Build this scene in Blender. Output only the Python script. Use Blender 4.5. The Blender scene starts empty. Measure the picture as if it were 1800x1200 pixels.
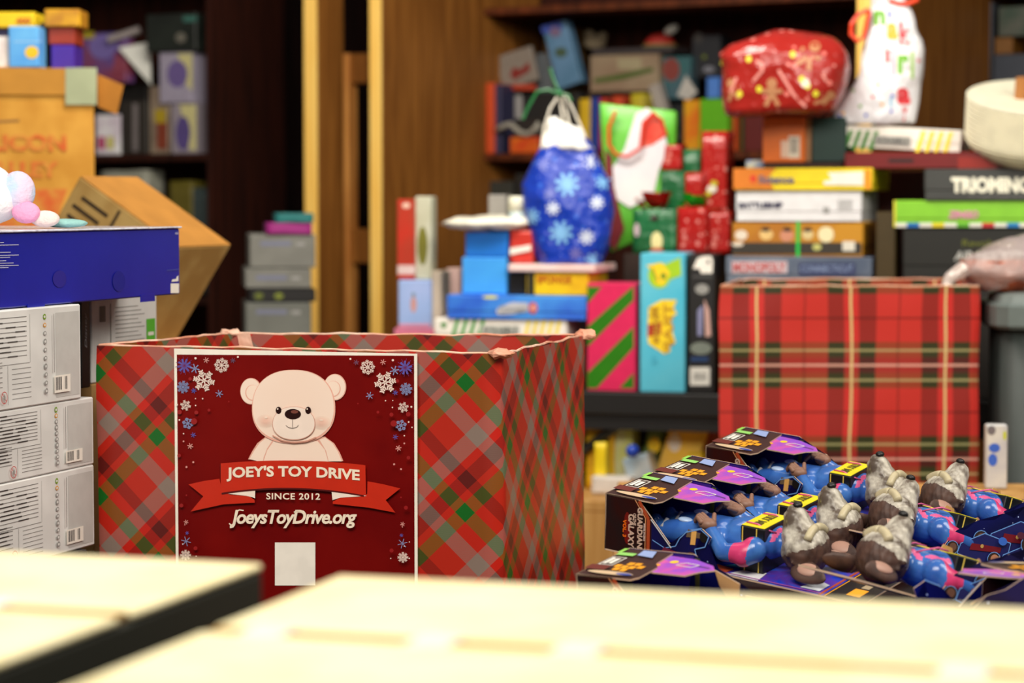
import bpy, bmesh, math, random
from mathutils import Vector, Matrix, noise
from mathutils.bvhtree import BVHTree
random.seed(7)
R = math.radians
# ---------------------------------------------------------------- camera
CAMZ = 1.25; FPX = 85/36*1800; PITCH = math.atan(250/FPX)
sc = bpy.context.scene
cam = bpy.data.cameras.new('camera'); cam.lens = 85; cam.sensor_width = 36
cam.clip_start = .05; cam.clip_end = 60
co = bpy.data.objects.new('camera', cam); sc.collection.objects.link(co)
co.location = (0, 0, CAMZ); co.rotation_euler = (math.pi/2-PITCH, 0, 0)
cam.dof.use_dof = True; cam.dof.focus_distance = 3.58; cam.dof.aperture_fstop = 4.0
sc.camera = co
# ---------------------------------------------------------------- world + lamps
w = bpy.data.worlds.new('world'); sc.world = w; w.use_nodes = True
w.node_tree.nodes['Background'].inputs[0].default_value = (1, .93, .84, 1)
w.node_tree.nodes['Background'].inputs[1].default_value = .16
def area(name, loc, target, sx, sy, power, col=(1, .93, .82)):
    l = bpy.data.lights.new(name, 'AREA'); l.shape = 'RECTANGLE'; l.size = sx; l.size_y = sy
    l.energy = power; l.color = col
    o = bpy.data.objects.new(name, l); sc.collection.objects.link(o); o.location = loc
    o.rotation_euler = (Vector(target)-Vector(loc)).to_track_quat('-Z', 'Y').to_euler()
area('ceiling_lamp_front', (-.6, 1.3, 3.0), (-.3, 4.2, .9), 2.2, 1.2, 115)
area('ceiling_lamp_right', (2.3, 3.0, 3.0), (1.0, 5.8, .9), 2.0, 1.0, 84)
area('ceiling_lamp_middle', (.3, 4.7, 3.1), (.3, 5.5, .6), 2.4, .5, 30)
area('added_post_light', (-.3, 5.4, 3.0), (-.2, 8.2, 1.6), 1.2, .4, 68)  # added light without a known fixture, brightens the pine posts and shelf fronts
area('added_carton_light', (0, 1.2, 2.6), (0, 1.7, .9), 1.2, .6, 22)  # added light without a known fixture, overexposes the near cartons
sc.view_settings.view_transform = 'Standard'; sc.view_settings.look = 'None'
sc.view_settings.gamma = 1; sc.view_settings.exposure = -0.25
sc.view_settings.use_curve_mapping = False

# ---------------------------------------------------------------- projection helpers
F_ = Vector((0, math.cos(PITCH), -math.sin(PITCH))); U_ = Vector((0, math.sin(PITCH), math.cos(PITCH)))
CAM = Vector((0, 0, CAMZ))
def ray(px, py): return F_ + Vector((1, 0, 0))*((px-900)/FPX) + U_*((600-py)/FPX)
def P(px, py, Y): r = ray(px, py); return CAM + r*(Y/r.y)
def PZ(px, py, z): r = ray(px, py); return CAM + r*((z-CAMZ)/r.z)
# ---------------------------------------------------------------- materials
def lin(c): return tuple(((x/255)/12.92 if x/255 <= .04045 else ((x/255+.055)/1.055)**2.4) for x in c) + (1,)
_m = {}
def M(c, rough=.5, kind='', metal=0, alpha=1, c2=None, scale=8, emit=0):
    key = (tuple(c), rough, kind, metal, alpha, tuple(c2) if c2 else None, scale)
    if key in _m: return _m[key]
    m = bpy.data.materials.new('%s_%d_%d_%d' % (kind or 'print', *[int(v) for v in c[:3]])); m.use_nodes = True
    nt = m.node_tree; b = nt.nodes['Principled BSDF']
    b.inputs['Roughness'].default_value = rough; b.inputs['Metallic'].default_value = metal
    tc = nt.nodes.new('ShaderNodeTexCoord'); no = nt.nodes.new('ShaderNodeTexNoise'); mx = nt.nodes.new('ShaderNodeMix')
    mx.data_type = 'RGBA'; nt.links.new(tc.outputs['Object'], no.inputs['Vector'])
    a = lin(c)
    no.inputs['Scale'].default_value = 30; v = .93
    if kind in ('wood', 'card'): b.inputs['Specular IOR Level'].default_value = .2
    if kind == 'wood':
        mp = nt.nodes.new('ShaderNodeMapping'); mp.inputs['Scale'].default_value = (9, 9, .7)
        nt.links.new(tc.outputs['Object'], mp.inputs[0]); nt.links.new(mp.outputs[0], no.inputs['Vector'])
        no.inputs['Scale'].default_value = 4; no.inputs['Detail'].default_value = 5; v = .45
    if kind == 'card': no.inputs['Scale'].default_value = 12; v = .86
    if kind in ('mottle', 'crinkle'): no.inputs['Scale'].default_value = scale; no.inputs['Detail'].default_value = 4
    mx.inputs['A'].default_value = a
    mx.inputs['B'].default_value = lin(c2) if c2 else tuple(x*v for x in a[:3]) + (1,)
    rp = nt.nodes.new('ShaderNodeValToRGB'); rp.color_ramp.elements[0].position = .38; rp.color_ramp.elements[1].position = .62
    nt.links.new(no.outputs[0], rp.inputs[0]); nt.links.new(rp.outputs[0], mx.inputs['Factor'])
    nt.links.new(mx.outputs['Result'], b.inputs['Base Color'])
    if kind in ('crinkle', 'foil', 'cloth'):
        bp = nt.nodes.new('ShaderNodeBump'); n2 = nt.nodes.new('ShaderNodeTexNoise')
        n2.inputs['Scale'].default_value = 14 if kind != 'cloth' else 120; n2.inputs['Detail'].default_value = 3
        nt.links.new(tc.outputs['Object'], n2.inputs['Vector']); nt.links.new(n2.outputs[0], bp.inputs['Height'])
        bp.inputs['Distance'].default_value = .03 if kind != 'cloth' else .004; bp.inputs['Strength'].default_value = .8
        nt.links.new(bp.outputs[0], b.inputs['Normal'])
    if alpha < 1: b.inputs['Alpha'].default_value = alpha
    _m[key] = m; return m
def voro(c, spots, scale, rough=.35, thr=.33, bump=0):
    """wrapping paper: base colour with scattered round motifs in the given colours"""
    m = bpy.data.materials.new('patterned_paper'); m.use_nodes = True; nt = m.node_tree; b = nt.nodes['Principled BSDF']
    b.inputs['Roughness'].default_value = rough
    tc = nt.nodes.new('ShaderNodeTexCoord'); prev = None
    for i, (sc_col, t, s) in enumerate(spots):
        vo = nt.nodes.new('ShaderNodeTexVoronoi'); vo.inputs['Scale'].default_value = scale*s
        mp = nt.nodes.new('ShaderNodeMapping'); mp.inputs['Location'].default_value = (i*.37+.1, .013, i*.71)
        nt.links.new(tc.outputs['Object'], mp.inputs[0]); nt.links.new(mp.outputs[0], vo.inputs['Vector'])
        lt = nt.nodes.new('ShaderNodeMath'); lt.operation = 'LESS_THAN'; lt.inputs[1].default_value = t
        nt.links.new(vo.outputs['Distance'], lt.inputs[0])
        mx = nt.nodes.new('ShaderNodeMix'); mx.data_type = 'RGBA'
        if prev: nt.links.new(prev, mx.inputs['A'])
        else: mx.inputs['A'].default_value = lin(c)
        mx.inputs['B'].default_value = lin(sc_col); nt.links.new(lt.outputs[0], mx.inputs['Factor']); prev = mx.outputs['Result']
    nt.links.new(prev, b.inputs['Base Color'])
    if bump:
        bp = nt.nodes.new('ShaderNodeBump'); n2 = nt.nodes.new('ShaderNodeTexNoise'); n2.inputs['Scale'].default_value = 11
        n2.inputs['Detail'].default_value = 3
        nt.links.new(tc.outputs['Object'], n2.inputs['Vector']); nt.links.new(n2.outputs[0], bp.inputs['Height'])
        bp.inputs['Distance'].default_value = bump; nt.links.new(bp.outputs[0], b.inputs['Normal'])
    return m
def plaid(name, angle, period, prof_u, prof_v, lines=(), offs=(0, 0), hatch=False, rough=.4):
    """prof: list of (start, rgb) constant bands over one period"""
    m = bpy.data.materials.new(name); m.use_nodes = True; nt = m.node_tree; b = nt.nodes['Principled BSDF']
    b.inputs['Roughness'].default_value = rough
    uv = nt.nodes.new('ShaderNodeUVMap'); mp = nt.nodes.new('ShaderNodeMapping'); mp.inputs['Rotation'].default_value[2] = angle
    nt.links.new(uv.outputs[0], mp.inputs[0]); sp = nt.nodes.new('ShaderNodeSeparateXYZ'); nt.links.new(mp.outputs[0], sp.inputs[0])
    def band(out, off, prof):
        a = nt.nodes.new('ShaderNodeMath'); a.operation = 'ADD'; a.inputs[1].default_value = off+100*period
        nt.links.new(out, a.inputs[0])
        d = nt.nodes.new('ShaderNodeMath'); d.operation = 'DIVIDE'; d.inputs[1].default_value = period; nt.links.new(a.outputs[0], d.inputs[0])
        f = nt.nodes.new('ShaderNodeMath'); f.operation = 'FRACT'; nt.links.new(d.outputs[0], f.inputs[0])
        r = nt.nodes.new('ShaderNodeValToRGB'); r.color_ramp.interpolation = 'CONSTANT'
        el = r.color_ramp.elements
        while len(el) < len(prof): el.new(.5)
        for i, (p, c) in enumerate(prof): el[i].position = p
        for i, (p, c) in enumerate(prof): el[i].color = lin(c)
        nt.links.new(f.outputs[0], r.inputs[0]); return r.outputs[0], f.outputs[0]
    cu, fu = band(sp.outputs[0], offs[0], prof_u); cv, fv = band(sp.outputs[1], offs[1], prof_v)
    mx = nt.nodes.new('ShaderNodeMix'); mx.data_type = 'RGBA'; mx.inputs['Factor'].default_value = .5
    if hatch:
        wv = nt.nodes.new('ShaderNodeTexWave'); wv.inputs['Scale'].default_value = 260; wv.bands_direction = 'Y'
        nt.links.new(uv.outputs[0], wv.inputs[0]); rr = nt.nodes.new('ShaderNodeMapRange')
        rr.inputs['To Min'].default_value = .36; rr.inputs['To Max'].default_value = .64
        nt.links.new(wv.outputs[1], rr.inputs[0]); nt.links.new(rr.outputs[0], mx.inputs['Factor'])
    nt.links.new(cu, mx.inputs['A']); nt.links.new(cv, mx.inputs['B']); prev = mx.outputs['Result']
    for (axis, cen, hw, col, k) in lines:      # thin overlay threads
        s = nt.nodes.new('ShaderNodeMath'); s.operation = 'COMPARE'; s.inputs[1].default_value = cen; s.inputs[2].default_value = hw
        nt.links.new(fu if axis == 0 else fv, s.inputs[0])
        k2 = nt.nodes.new('ShaderNodeMath'); k2.operation = 'MULTIPLY'; k2.inputs[1].default_value = k; nt.links.new(s.outputs[0], k2.inputs[0])
        q = nt.nodes.new('ShaderNodeMix'); q.data_type = 'RGBA'; nt.links.new(prev, q.inputs['A']); q.inputs['B'].default_value = lin(col)
        nt.links.new(k2.outputs[0], q.inputs['Factor']); prev = q.outputs['Result']
    nt.links.new(prev, b.inputs['Base Color']); return m
# ---------------------------------------------------------------- object helpers
def ob(name, bm, mats, parent=None, mat=None, smooth=False, inv=None):
    me = bpy.data.meshes.new(name)
    if smooth:
        for f in bm.faces: f.smooth = True
    bm.to_mesh(me); bm.free()
    for m_ in (mats if isinstance(mats, (list, tuple)) else [mats]): me.materials.append(m_)
    o = bpy.data.objects.new(name, me); sc.collection.objects.link(o)
    if parent is not None: o.parent = parent
    if mat is not None: o.matrix_local = mat
    return o
def tag(o, label, cat, group=None):
    o['label'] = label; o['category'] = cat
    if group: o['group'] = group
    return o
def struct(o): o['kind'] = 'structure'; return o
def root(name, label, cat, mat=None, group=None):
    o = bpy.data.objects.new(name, None); o.empty_display_size = .05; sc.collection.objects.link(o)
    if mat is not None: o.matrix_world = mat
    return tag(o, label, cat, group)
def bmbox(x0, x1, y0, y1, z0, z1, bev=0, bm=None, seg=1):
    b = bm or bmesh.new(); s = bmesh.new()
    bmesh.ops.create_cube(s, size=1)
    for v in s.verts: v.co = Vector(((x0+x1)/2+v.co.x*(x1-x0), (y0+y1)/2+v.co.y*(y1-y0), (z0+z1)/2+v.co.z*(z1-z0)))
    if bev: bmesh.ops.bevel(s, geom=s.edges[:], offset=bev, segments=seg, affect='EDGES')
    me = bpy.data.meshes.new('t'); s.to_mesh(me); s.free(); b.from_mesh(me); bpy.data.meshes.remove(me)
    return b
def crumple(bm, amp, freq=18, cuts=6):
    bmesh.ops.subdivide_edges(bm, edges=bm.edges[:], cuts=cuts, use_grid_fill=True)
    off = Vector((random.random()*9, random.random()*9, 0))
    for v in bm.verts: v.co += noise.noise_vector(v.co*freq+off)*amp
def frame(O, yaw, roll=0, pitch=0):
    return Matrix.Translation(O) @ Matrix.Rotation(yaw, 4, 'Z') @ Matrix.Rotation(pitch, 4, 'X') @ Matrix.Rotation(roll, 4, 'Y')
class Face:
    """front plane (y=0) of a local frame; maps photo pixels to local u,v"""
    def __init__(s, Mx, y=0): s.M = Mx; s.y = y; s.I = Mx.inverted()
    def uv(s, px, py):
        o = s.I @ CAM; d = s.I.to_3x3() @ ray(px, py); t = (s.y-o.y)/d.y; p = o+d*t
        return p.x, p.z
class Art:
    """flat printed shapes on a face, one child mesh, several inks"""
    def __init__(s, face, px=True): s.f = face; s.bm = bmesh.new(); s.mats = []; s.off = 0.0004; s.px = px
    def c(s, p): return s.f.uv(*p) if s.px else p
    def mi(s, m):
        if m not in s.mats: s.mats.append(m)
        return s.mats.index(m)
    def raw(s, pts, m):
        vs = [s.bm.verts.new((x, s.f.y-s.off, z)) for x, z in pts]
        a = sum((pts[i-1][0]*pts[i][1]-pts[i][0]*pts[i-1][1]) for i in range(len(pts)))
        if a < 0: vs.reverse()
        f = s.bm.faces.new(vs); f.material_index = s.mi(m)
    def up(s): s.off += .00012
    def poly(s, pts, m): s.up(); s.raw([s.c(p) for p in pts], m)
    def rect(s, x0, y0, x1, y1, m): s.poly([(x0, y0), (x1, y0), (x1, y1), (x0, y1)], m)
    def disc(s, cx, cy, rx, ry, m, n=28, a0=0): s.poly([(cx+rx*math.cos(a0+2*math.pi*i/n), cy+ry*math.sin(a0+2*math.pi*i/n)) for i in range(n)], m)
    def line(s, pts, wd, m, up=True):
        if up: s.up()
        P_ = [Vector(s.c(p)) for p in pts]
        k = wd
        if s.px:
            a = Vector(s.f.uv(900, 600)); b = Vector(s.f.uv(901, 600)); k = wd*(Vector(s.c((pts[0][0], pts[0][1]+1)))-Vector(s.c(pts[0]))).length
        for a, b in zip(P_, P_[1:]):
            d = b-a
            if d.length < 1e-7: continue
            d.normalize(); n = Vector((-d.y, d.x))*k/2; e = d*k*.2
            s.raw([tuple(a-e+n), tuple(b+e+n), tuple(b+e-n), tuple(a-e-n)], m)
    def done(s, name, parent): return ob(name, s.bm, s.mats, parent)
def text_mesh(s, bold=.0, shear=0, spacing=1):
    cu = bpy.data.curves.new('t', 'FONT'); cu.body = s; cu.offset = bold; cu.shear = shear; cu.space_character = spacing; cu.resolution_u = 3
    o = bpy.data.objects.new('t', cu); sc.collection.objects.link(o)
    dg = bpy.context.evaluated_depsgraph_get(); me = bpy.data.meshes.new_from_object(o.evaluated_get(dg))
    bpy.data.objects.remove(o); bpy.data.curves.remove(cu)
    vs = [v.co.to_2d() for v in me.vertices]; fs = [tuple(p.vertices) for p in me.polygons]
    bpy.data.meshes.remove(me)
    x0 = min(v.x for v in vs); x1 = max(v.x for v in vs); y0 = min(v.y for v in vs); y1 = max(v.y for v in vs)
    return [((v.x-x0)/(x1-x0), (v.y-y0)/(y1-y0)) for v in vs], fs
def text(parent, face, s, a, b, m, bold=.03, shear=0, rot=0, px=True, warp=None, off=.0022, name='lettering', spacing=1):
    """fit text into the rectangle between corners a (top-left) and b (bottom-right)"""
    vs, fs = text_mesh(s, bold, shear, spacing); bm = bmesh.new(); out = []
    for u, v in vs:
        if rot == 90: u, v = 1-v, u       # reads upward
        if rot == -90: u, v = v, 1-u      # reads downward
        if rot == 180: u, v = 1-u, 1-v
        x = a[0]+(b[0]-a[0])*u; y = b[1]+(a[1]-b[1])*v
        if warp: x, y = warp(x, y)
        q = face.uv(x, y) if px else (x, y)
        out.append(bm.verts.new((q[0], face.y-off, q[1])))
    for f in fs:
        try:
            g = bm.faces.new([out[i] for i in f]); g.normal_update()
            if g.normal.y > 0: g.normal_flip()
        except ValueError: pass
    return ob(name, bm, m, parent)
YAW = R(-17)
def solve(px0, px1, pyt, pyb, Y, yaw, z=None):
    A = P(px0, pyb, Y); u = Vector((math.cos(yaw), math.sin(yaw), 0)); r = ray(px1, pyb); k = r.x/r.y
    wd = (k*A.y-A.x)/(u.x-k*u.y); T = P(px0, pyt, Y)
    zb = A.z if z is None else z
    return Vector((A.x, A.y, zb)), wd, T.z-zb
INFO = {}
def fb(name, label, cat, px0, px1, pyt, pyb, Y, d, m, yaw=YAW, roll=0, z=None, bev=.003, group=None, crump=0, lid=0, w=None, h=None, part=None):
    """box whose front face spans the given photo extents at distance Y; returns (obj, face, w, h)"""
    O, w_, h_ = solve(px0, px1, pyt, pyb, Y, yaw, z); w = w or w_; h = h or h_
    if roll and z is None:      # keep the visual centre
        c = Vector((w/2, 0, h/2)); Mz = frame(O, yaw); O = (Mz @ c) - (frame(Vector(), yaw, roll) @ c)
    Mx = frame(O, yaw, roll)
    if lid:
        o = root(name, label, cat, Mx, group)
        ob('box_base', bmbox(.002, w-.002, .002, d-.002, 0, h*.6, .001), part or m, o)
        ob('box_lid', bmbox(0, w, 0, d, h*lid, h, bev), m, o)
    else:
        bm = bmbox(0, w, 0, d, 0, h, bev if not crump else 0)
        if crump: crumple(bm, crump)
        o = ob(name, bm, m, None, Mx, smooth=bool(crump)); tag(o, label, cat, group)
    return o, Face(Mx), w, h
def top(fbres): return (fbres[1].M @ Vector((0, 0, fbres[3]))).z
def loft(rings, n=32, power=2.6, amp=0, freq=10, cap=True, seed=0):
    """rings: (cx, cy, z, rx, ry)"""
    bm = bmesh.new(); R_ = []
    for (cx, cy, z, rx, ry) in rings:
        r = []
        for i in range(n):
            a = 2*math.pi*i/n; c, s = math.cos(a), math.sin(a)
            k = (abs(c)**power+abs(s)**power)**(-1/power)
            p = Vector((cx+rx*c*k, cy+ry*s*k, z))
            if amp: p += noise.noise_vector(p*freq+Vector((seed, 0, 0)))*amp
            r.append(bm.verts.new(p))
        R_.append(r)
    for a, b in zip(R_, R_[1:]):
        for i in range(n): bm.faces.new((a[i], a[(i+1) % n], b[(i+1) % n], b[i]))
    if cap: bm.faces.new(R_[0][::-1]); bm.faces.new(R_[-1])
    return bm
def interp(rings, k=4):
    out = []
    for a, b in zip(rings, rings[1:]):
        for i in range(k): t = i/k; out.append(tuple(a[j]*(1-t)+b[j]*t for j in range(5)))
    return out+[rings[-1]]
def tube(pts, r, bm=None, n=8, r2=None):
    b = bm or bmesh.new(); prev = None; N = len(pts); pts = [Vector(p) for p in pts]
    for i, p in enumerate(pts):
        d = (pts[min(i+1, N-1)]-pts[max(i-1, 0)]).normalized(); a = d.orthogonal().normalized() if prev is None else None
        if prev is not None: a = (pa-d*pa.dot(d)).normalized()
        pa = a; c = d.cross(a); rr = r if r2 is None else r+(r2-r)*i/(N-1)
        ring = [b.verts.new(p+(a*math.cos(2*math.pi*k/n)+c*math.sin(2*math.pi*k/n))*rr) for k in range(n)]
        if prev is not None:
            for k in range(n): b.faces.new((prev[k], prev[(k+1) % n], ring[(k+1) % n], ring[k]))
        else: b.faces.new(ring[::-1])
        prev = ring
    b.faces.new(prev); return b
def ball(bm, c, r, sx=1, sy=1, sz=1, seg=14, rot=None):
    Mx = Matrix.Translation(c) @ (rot.to_4x4() if rot else Matrix.Identity(4)) @ Matrix.Diagonal((r*sx, r*sy, r*sz, 1))
    bmesh.ops.create_uvsphere(bm, u_segments=seg, v_segments=seg//2+2, radius=1, matrix=Mx); return bm
def prism(pts, y0, y1, bm=None):
    """extrude an x,z outline between y0 and y1"""
    b = bm or bmesh.new(); a = sum((pts[i-1][0]*pts[i][1]-pts[i][0]*pts[i-1][1]) for i in range(len(pts)))
    if a < 0: pts = pts[::-1]
    f = [b.verts.new((x, y0, z)) for x, z in pts]; g = [b.verts.new((x, y1, z)) for x, z in pts]
    b.faces.new(f); b.faces.new(g[::-1]); n = len(pts)
    for i in range(n): b.faces.new((f[(i+1) % n], f[i], g[i], g[(i+1) % n]))
    return b
def bow(parent, c, r, m, name='bow', loops=9):
    bm = bmesh.new()
    for k in range(loops):
        a = 2*math.pi*k/loops+random.random()*.3; e = random.uniform(.1, .9)
        d = Vector((math.cos(a)*math.cos(e), math.sin(a)*math.cos(e), math.sin(e))); s = d.cross(Vector((0, 0, 1))).normalized()*r*.22
        up = Vector((0, 0, r*.25)); pts = [Vector(c), Vector(c)+d*r*.6+up, Vector(c)+d*r, Vector(c)+d*r*.6-up*.6, Vector(c)]
        vs = [(bm.verts.new(p-s), bm.verts.new(p+s)) for p in pts]
        for (a1, b1), (a2, b2) in zip(vs, vs[1:]): bm.faces.new((a1, b1, b2, a2))
    bmesh.ops.solidify(bm, geom=bm.faces[:], thickness=.0006)
    return ob(name, bm, m, parent)
# inks
WHITE = M((245, 240, 230)); BLACK = M((14, 13, 14), .45); INK = M((60, 58, 56)); GREY = M((150, 150, 148))
KRAFT = M((196, 152, 96), .8, 'card'); RED = M((200, 30, 28), .45); YEL = M((248, 206, 20), .45); GREEN = M((50, 140, 40), .45)
PAPERW = M((238, 236, 232), .4)
# ================================================================ ROOM
flm = M((110, 86, 62), .5, 'wood')
bm = bmesh.new(); vs = [bm.verts.new(p) for p in ((-4, -.5, 0), (5, -.5, 0), (5, 11, 0), (-4, 11, 0))]; bm.faces.new(vs)
struct(ob('floor', bm, flm))
KS = 1.13
SY = R(-30); SO = Vector((-.395*KS, 7.0*KS, 0)); SU = Vector((math.cos(SY), math.sin(SY), 0)); SW = Vector((-math.sin(SY), math.cos(SY), 0))
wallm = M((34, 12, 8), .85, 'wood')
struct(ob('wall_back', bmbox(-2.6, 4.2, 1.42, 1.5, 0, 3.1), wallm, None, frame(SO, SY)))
# ================================================================ BOOKCASES (yawed like the back wall)
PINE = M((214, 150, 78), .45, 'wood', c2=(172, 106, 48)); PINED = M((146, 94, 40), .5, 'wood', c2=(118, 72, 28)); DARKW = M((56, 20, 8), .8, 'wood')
EDGE = M((255, 212, 116), .4, 'wood', c2=(250, 196, 92))  # same pine, with the light on the front edges put into the colour
SB = frame(SO, SY)
def spos(px, t):           # along-row coordinate s of a photo column at depth t
    r = ray(px, 300); k = r.x/r.y; O = SO+SW*t
    return (k*O.y-O.x)/(SU.x-k*SU.y)
ST = .66; SD = 1.06        # shelf boards: front and back depth
def sY(px, t): return (SO+SW*t+SU*spos(px, t)).y
def sz(py, px=1080): return P(px, py, sY(px, ST)).z
def upright(parent, s0, s1, t0=0, t1=.6, z0=0, z1=2.7, side=PINED, edge=EDGE):
    u = ob('side_panel', bmbox(s0, s1, t0+.006, t1, z0, z1, .001), side, parent)
    ob('front_edge', bmbox(s0, s1, t0, t0+.006, z0, z1, .001), edge, u); return u
BCR = root('bookcase', 'tall pine bookcase behind the toy tables, open bay full of toys between two uprights', 'bookcase', SB)
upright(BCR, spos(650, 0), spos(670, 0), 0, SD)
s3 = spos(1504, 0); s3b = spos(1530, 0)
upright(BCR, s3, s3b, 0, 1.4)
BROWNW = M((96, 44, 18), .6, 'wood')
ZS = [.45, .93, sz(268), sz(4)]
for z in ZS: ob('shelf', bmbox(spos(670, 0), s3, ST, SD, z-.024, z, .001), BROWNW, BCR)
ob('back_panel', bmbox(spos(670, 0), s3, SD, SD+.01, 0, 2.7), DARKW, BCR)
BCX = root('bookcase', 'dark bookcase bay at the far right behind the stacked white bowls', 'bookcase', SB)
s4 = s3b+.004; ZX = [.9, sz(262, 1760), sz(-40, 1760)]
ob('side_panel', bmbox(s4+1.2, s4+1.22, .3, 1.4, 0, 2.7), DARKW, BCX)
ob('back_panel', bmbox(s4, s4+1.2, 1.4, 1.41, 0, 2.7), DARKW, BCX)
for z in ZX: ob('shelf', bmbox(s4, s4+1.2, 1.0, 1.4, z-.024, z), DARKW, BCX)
BCP = root('wooden_post', 'upright pine board with bright front edge left of the bookcase', 'board', SB)
upright(BCP, spos(535, 0), spos(557, 0), 0, .16)
fr = root('narrow_ladder', 'narrow pine ladder standing in the gap between the two bright uprights', 'ladder', SB)
zt = P(600, 94, sY(600, .18)).z
fs0, fs1 = spos(586, .18), spos(612, .18); g1 = spos(650, .18)-.016
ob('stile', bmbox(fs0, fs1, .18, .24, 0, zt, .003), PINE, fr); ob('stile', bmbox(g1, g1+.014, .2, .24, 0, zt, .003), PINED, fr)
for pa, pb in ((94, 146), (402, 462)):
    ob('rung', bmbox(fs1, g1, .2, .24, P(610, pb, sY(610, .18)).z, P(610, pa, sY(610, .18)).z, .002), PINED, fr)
BCL = root('bookcase', 'dark wooden bookcase at the left behind the big cardboard carton', 'bookcase', SB)
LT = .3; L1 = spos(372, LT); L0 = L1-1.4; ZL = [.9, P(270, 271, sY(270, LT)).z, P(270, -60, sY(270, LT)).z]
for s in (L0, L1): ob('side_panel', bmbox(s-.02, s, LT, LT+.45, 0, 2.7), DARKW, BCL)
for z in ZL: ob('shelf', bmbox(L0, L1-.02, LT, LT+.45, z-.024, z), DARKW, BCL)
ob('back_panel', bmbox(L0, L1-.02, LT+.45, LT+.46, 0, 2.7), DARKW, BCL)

# ================================================================ TABLES
def legs(o, pts, h, r, m):
    for x, y in pts: ob('leg', tube([(x, y, 0), (x, y, h)], r), m, o)
BLKT = M((16, 15, 15), .55)
A = PZ(1035, 688, .74); Mb = frame(Vector((A.x, A.y, 0)), YAW)
bt = root('folding_table', 'black folding table carrying the piles of board games and gifts', 'table', Mb)
TX0, TX1 = -.6, 1.62
ob('table_top', bmbox(TX0, TX1, 0, .6, .68, .74, .004), BLKT, bt)
ob('apron', bmbox(TX0+.02, TX1-.02, .012, .03, .64, .68), BLKT, bt)
for x in (TX0+.1, TX1-.1):
    for y in (.08, .52): ob('leg', tube([(x, y, 0), (x, y, .68)], .014), BLKT, bt)
q0 = Mb.inverted() @ P(1107, 733, A.y+.05); q1 = Mb.inverted() @ P(1020, 792, A.y+.05)
ob('diagonal_brace', tube([(q0.x, .05, q0.z), (q1.x-.15, .05, q1.z-.12)], .013), BLKT, bt)
TBL = lambda px, off=.02: None
def tY(px, off=.015):      # distance of the front edge of the black table at a photo column
    r = ray(px, 650); k = r.x/r.y; u = Vector((math.cos(YAW), math.sin(YAW))); s = (k*A.y-A.x)/(u.x-k*u.y)
    return A.y+s*u.y + off
# tan work table that carries the toy packages
FT = root('work_table', 'tan wooden table under the pile of open toy packages', 'table', frame(Vector((.085, 2.45, 0)), R(-3)))
TAN = M((206, 160, 96), .5, 'wood', c2=(186, 136, 74))
ob('table_top', bmbox(0, 1.35, 0, 2.6, .63, .66, .004), TAN, FT)
for x in (.06, 1.29):
    for y in (.06, 2.54): ob('leg', bmbox(x-.03, x+.03, y-.03, y+.03, 0, .63, .003), TAN, FT)
# ================================================================ GIFT BIN 1 (front, toy drive poster)
ZR = CAMZ-.228
c1 = [PZ(170, 607, ZR), PZ(882, 622, ZR), PZ(1028, 590, ZR), PZ(404, 586, ZR)]
_e = c1[1]-c1[0]; _F = Face(frame(Vector((c1[0].x, c1[0].y, 0)), math.atan2(_e.y, _e.x)))
_a, _b = _F.uv(817, 672), _F.uv(817, 900); VT = _a[1]-_b[1]              # vertical repeat of the plaid
_c, _d = _F.uv(183, 657), _F.uv(287, 772); US = (.5*VT)/(_d[0]-_c[0])
DT = VT/math.sqrt(2); _u, _v = _a[0]*US, _a[1]-ZR
PG = (10, 98, 26); PR0 = (180, 36, 18); PR1 = (190, 28, 14); PWH = (134, 116, 106); MAR = (92, 18, 14)
diag = plaid('diagonal_plaid_wrap', R(45), DT,
             [(0, PG), (.075, PR0), (.40, PWH), (.59, PR1), (.68, MAR), (.84, PR0), (.925, PG)],
             [(0, PG), (.075, PR1), (.20, MAR), (.34, PR0), (.60, PWH), (.78, PR1), (.925, PG)], hatch=True, offs=(-(_u-_v)/math.sqrt(2), -(_u+_v)/math.sqrt(2)))
rimpaper = M((250, 214, 190), .5, 'crinkle', c2=(226, 150, 120))
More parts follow.
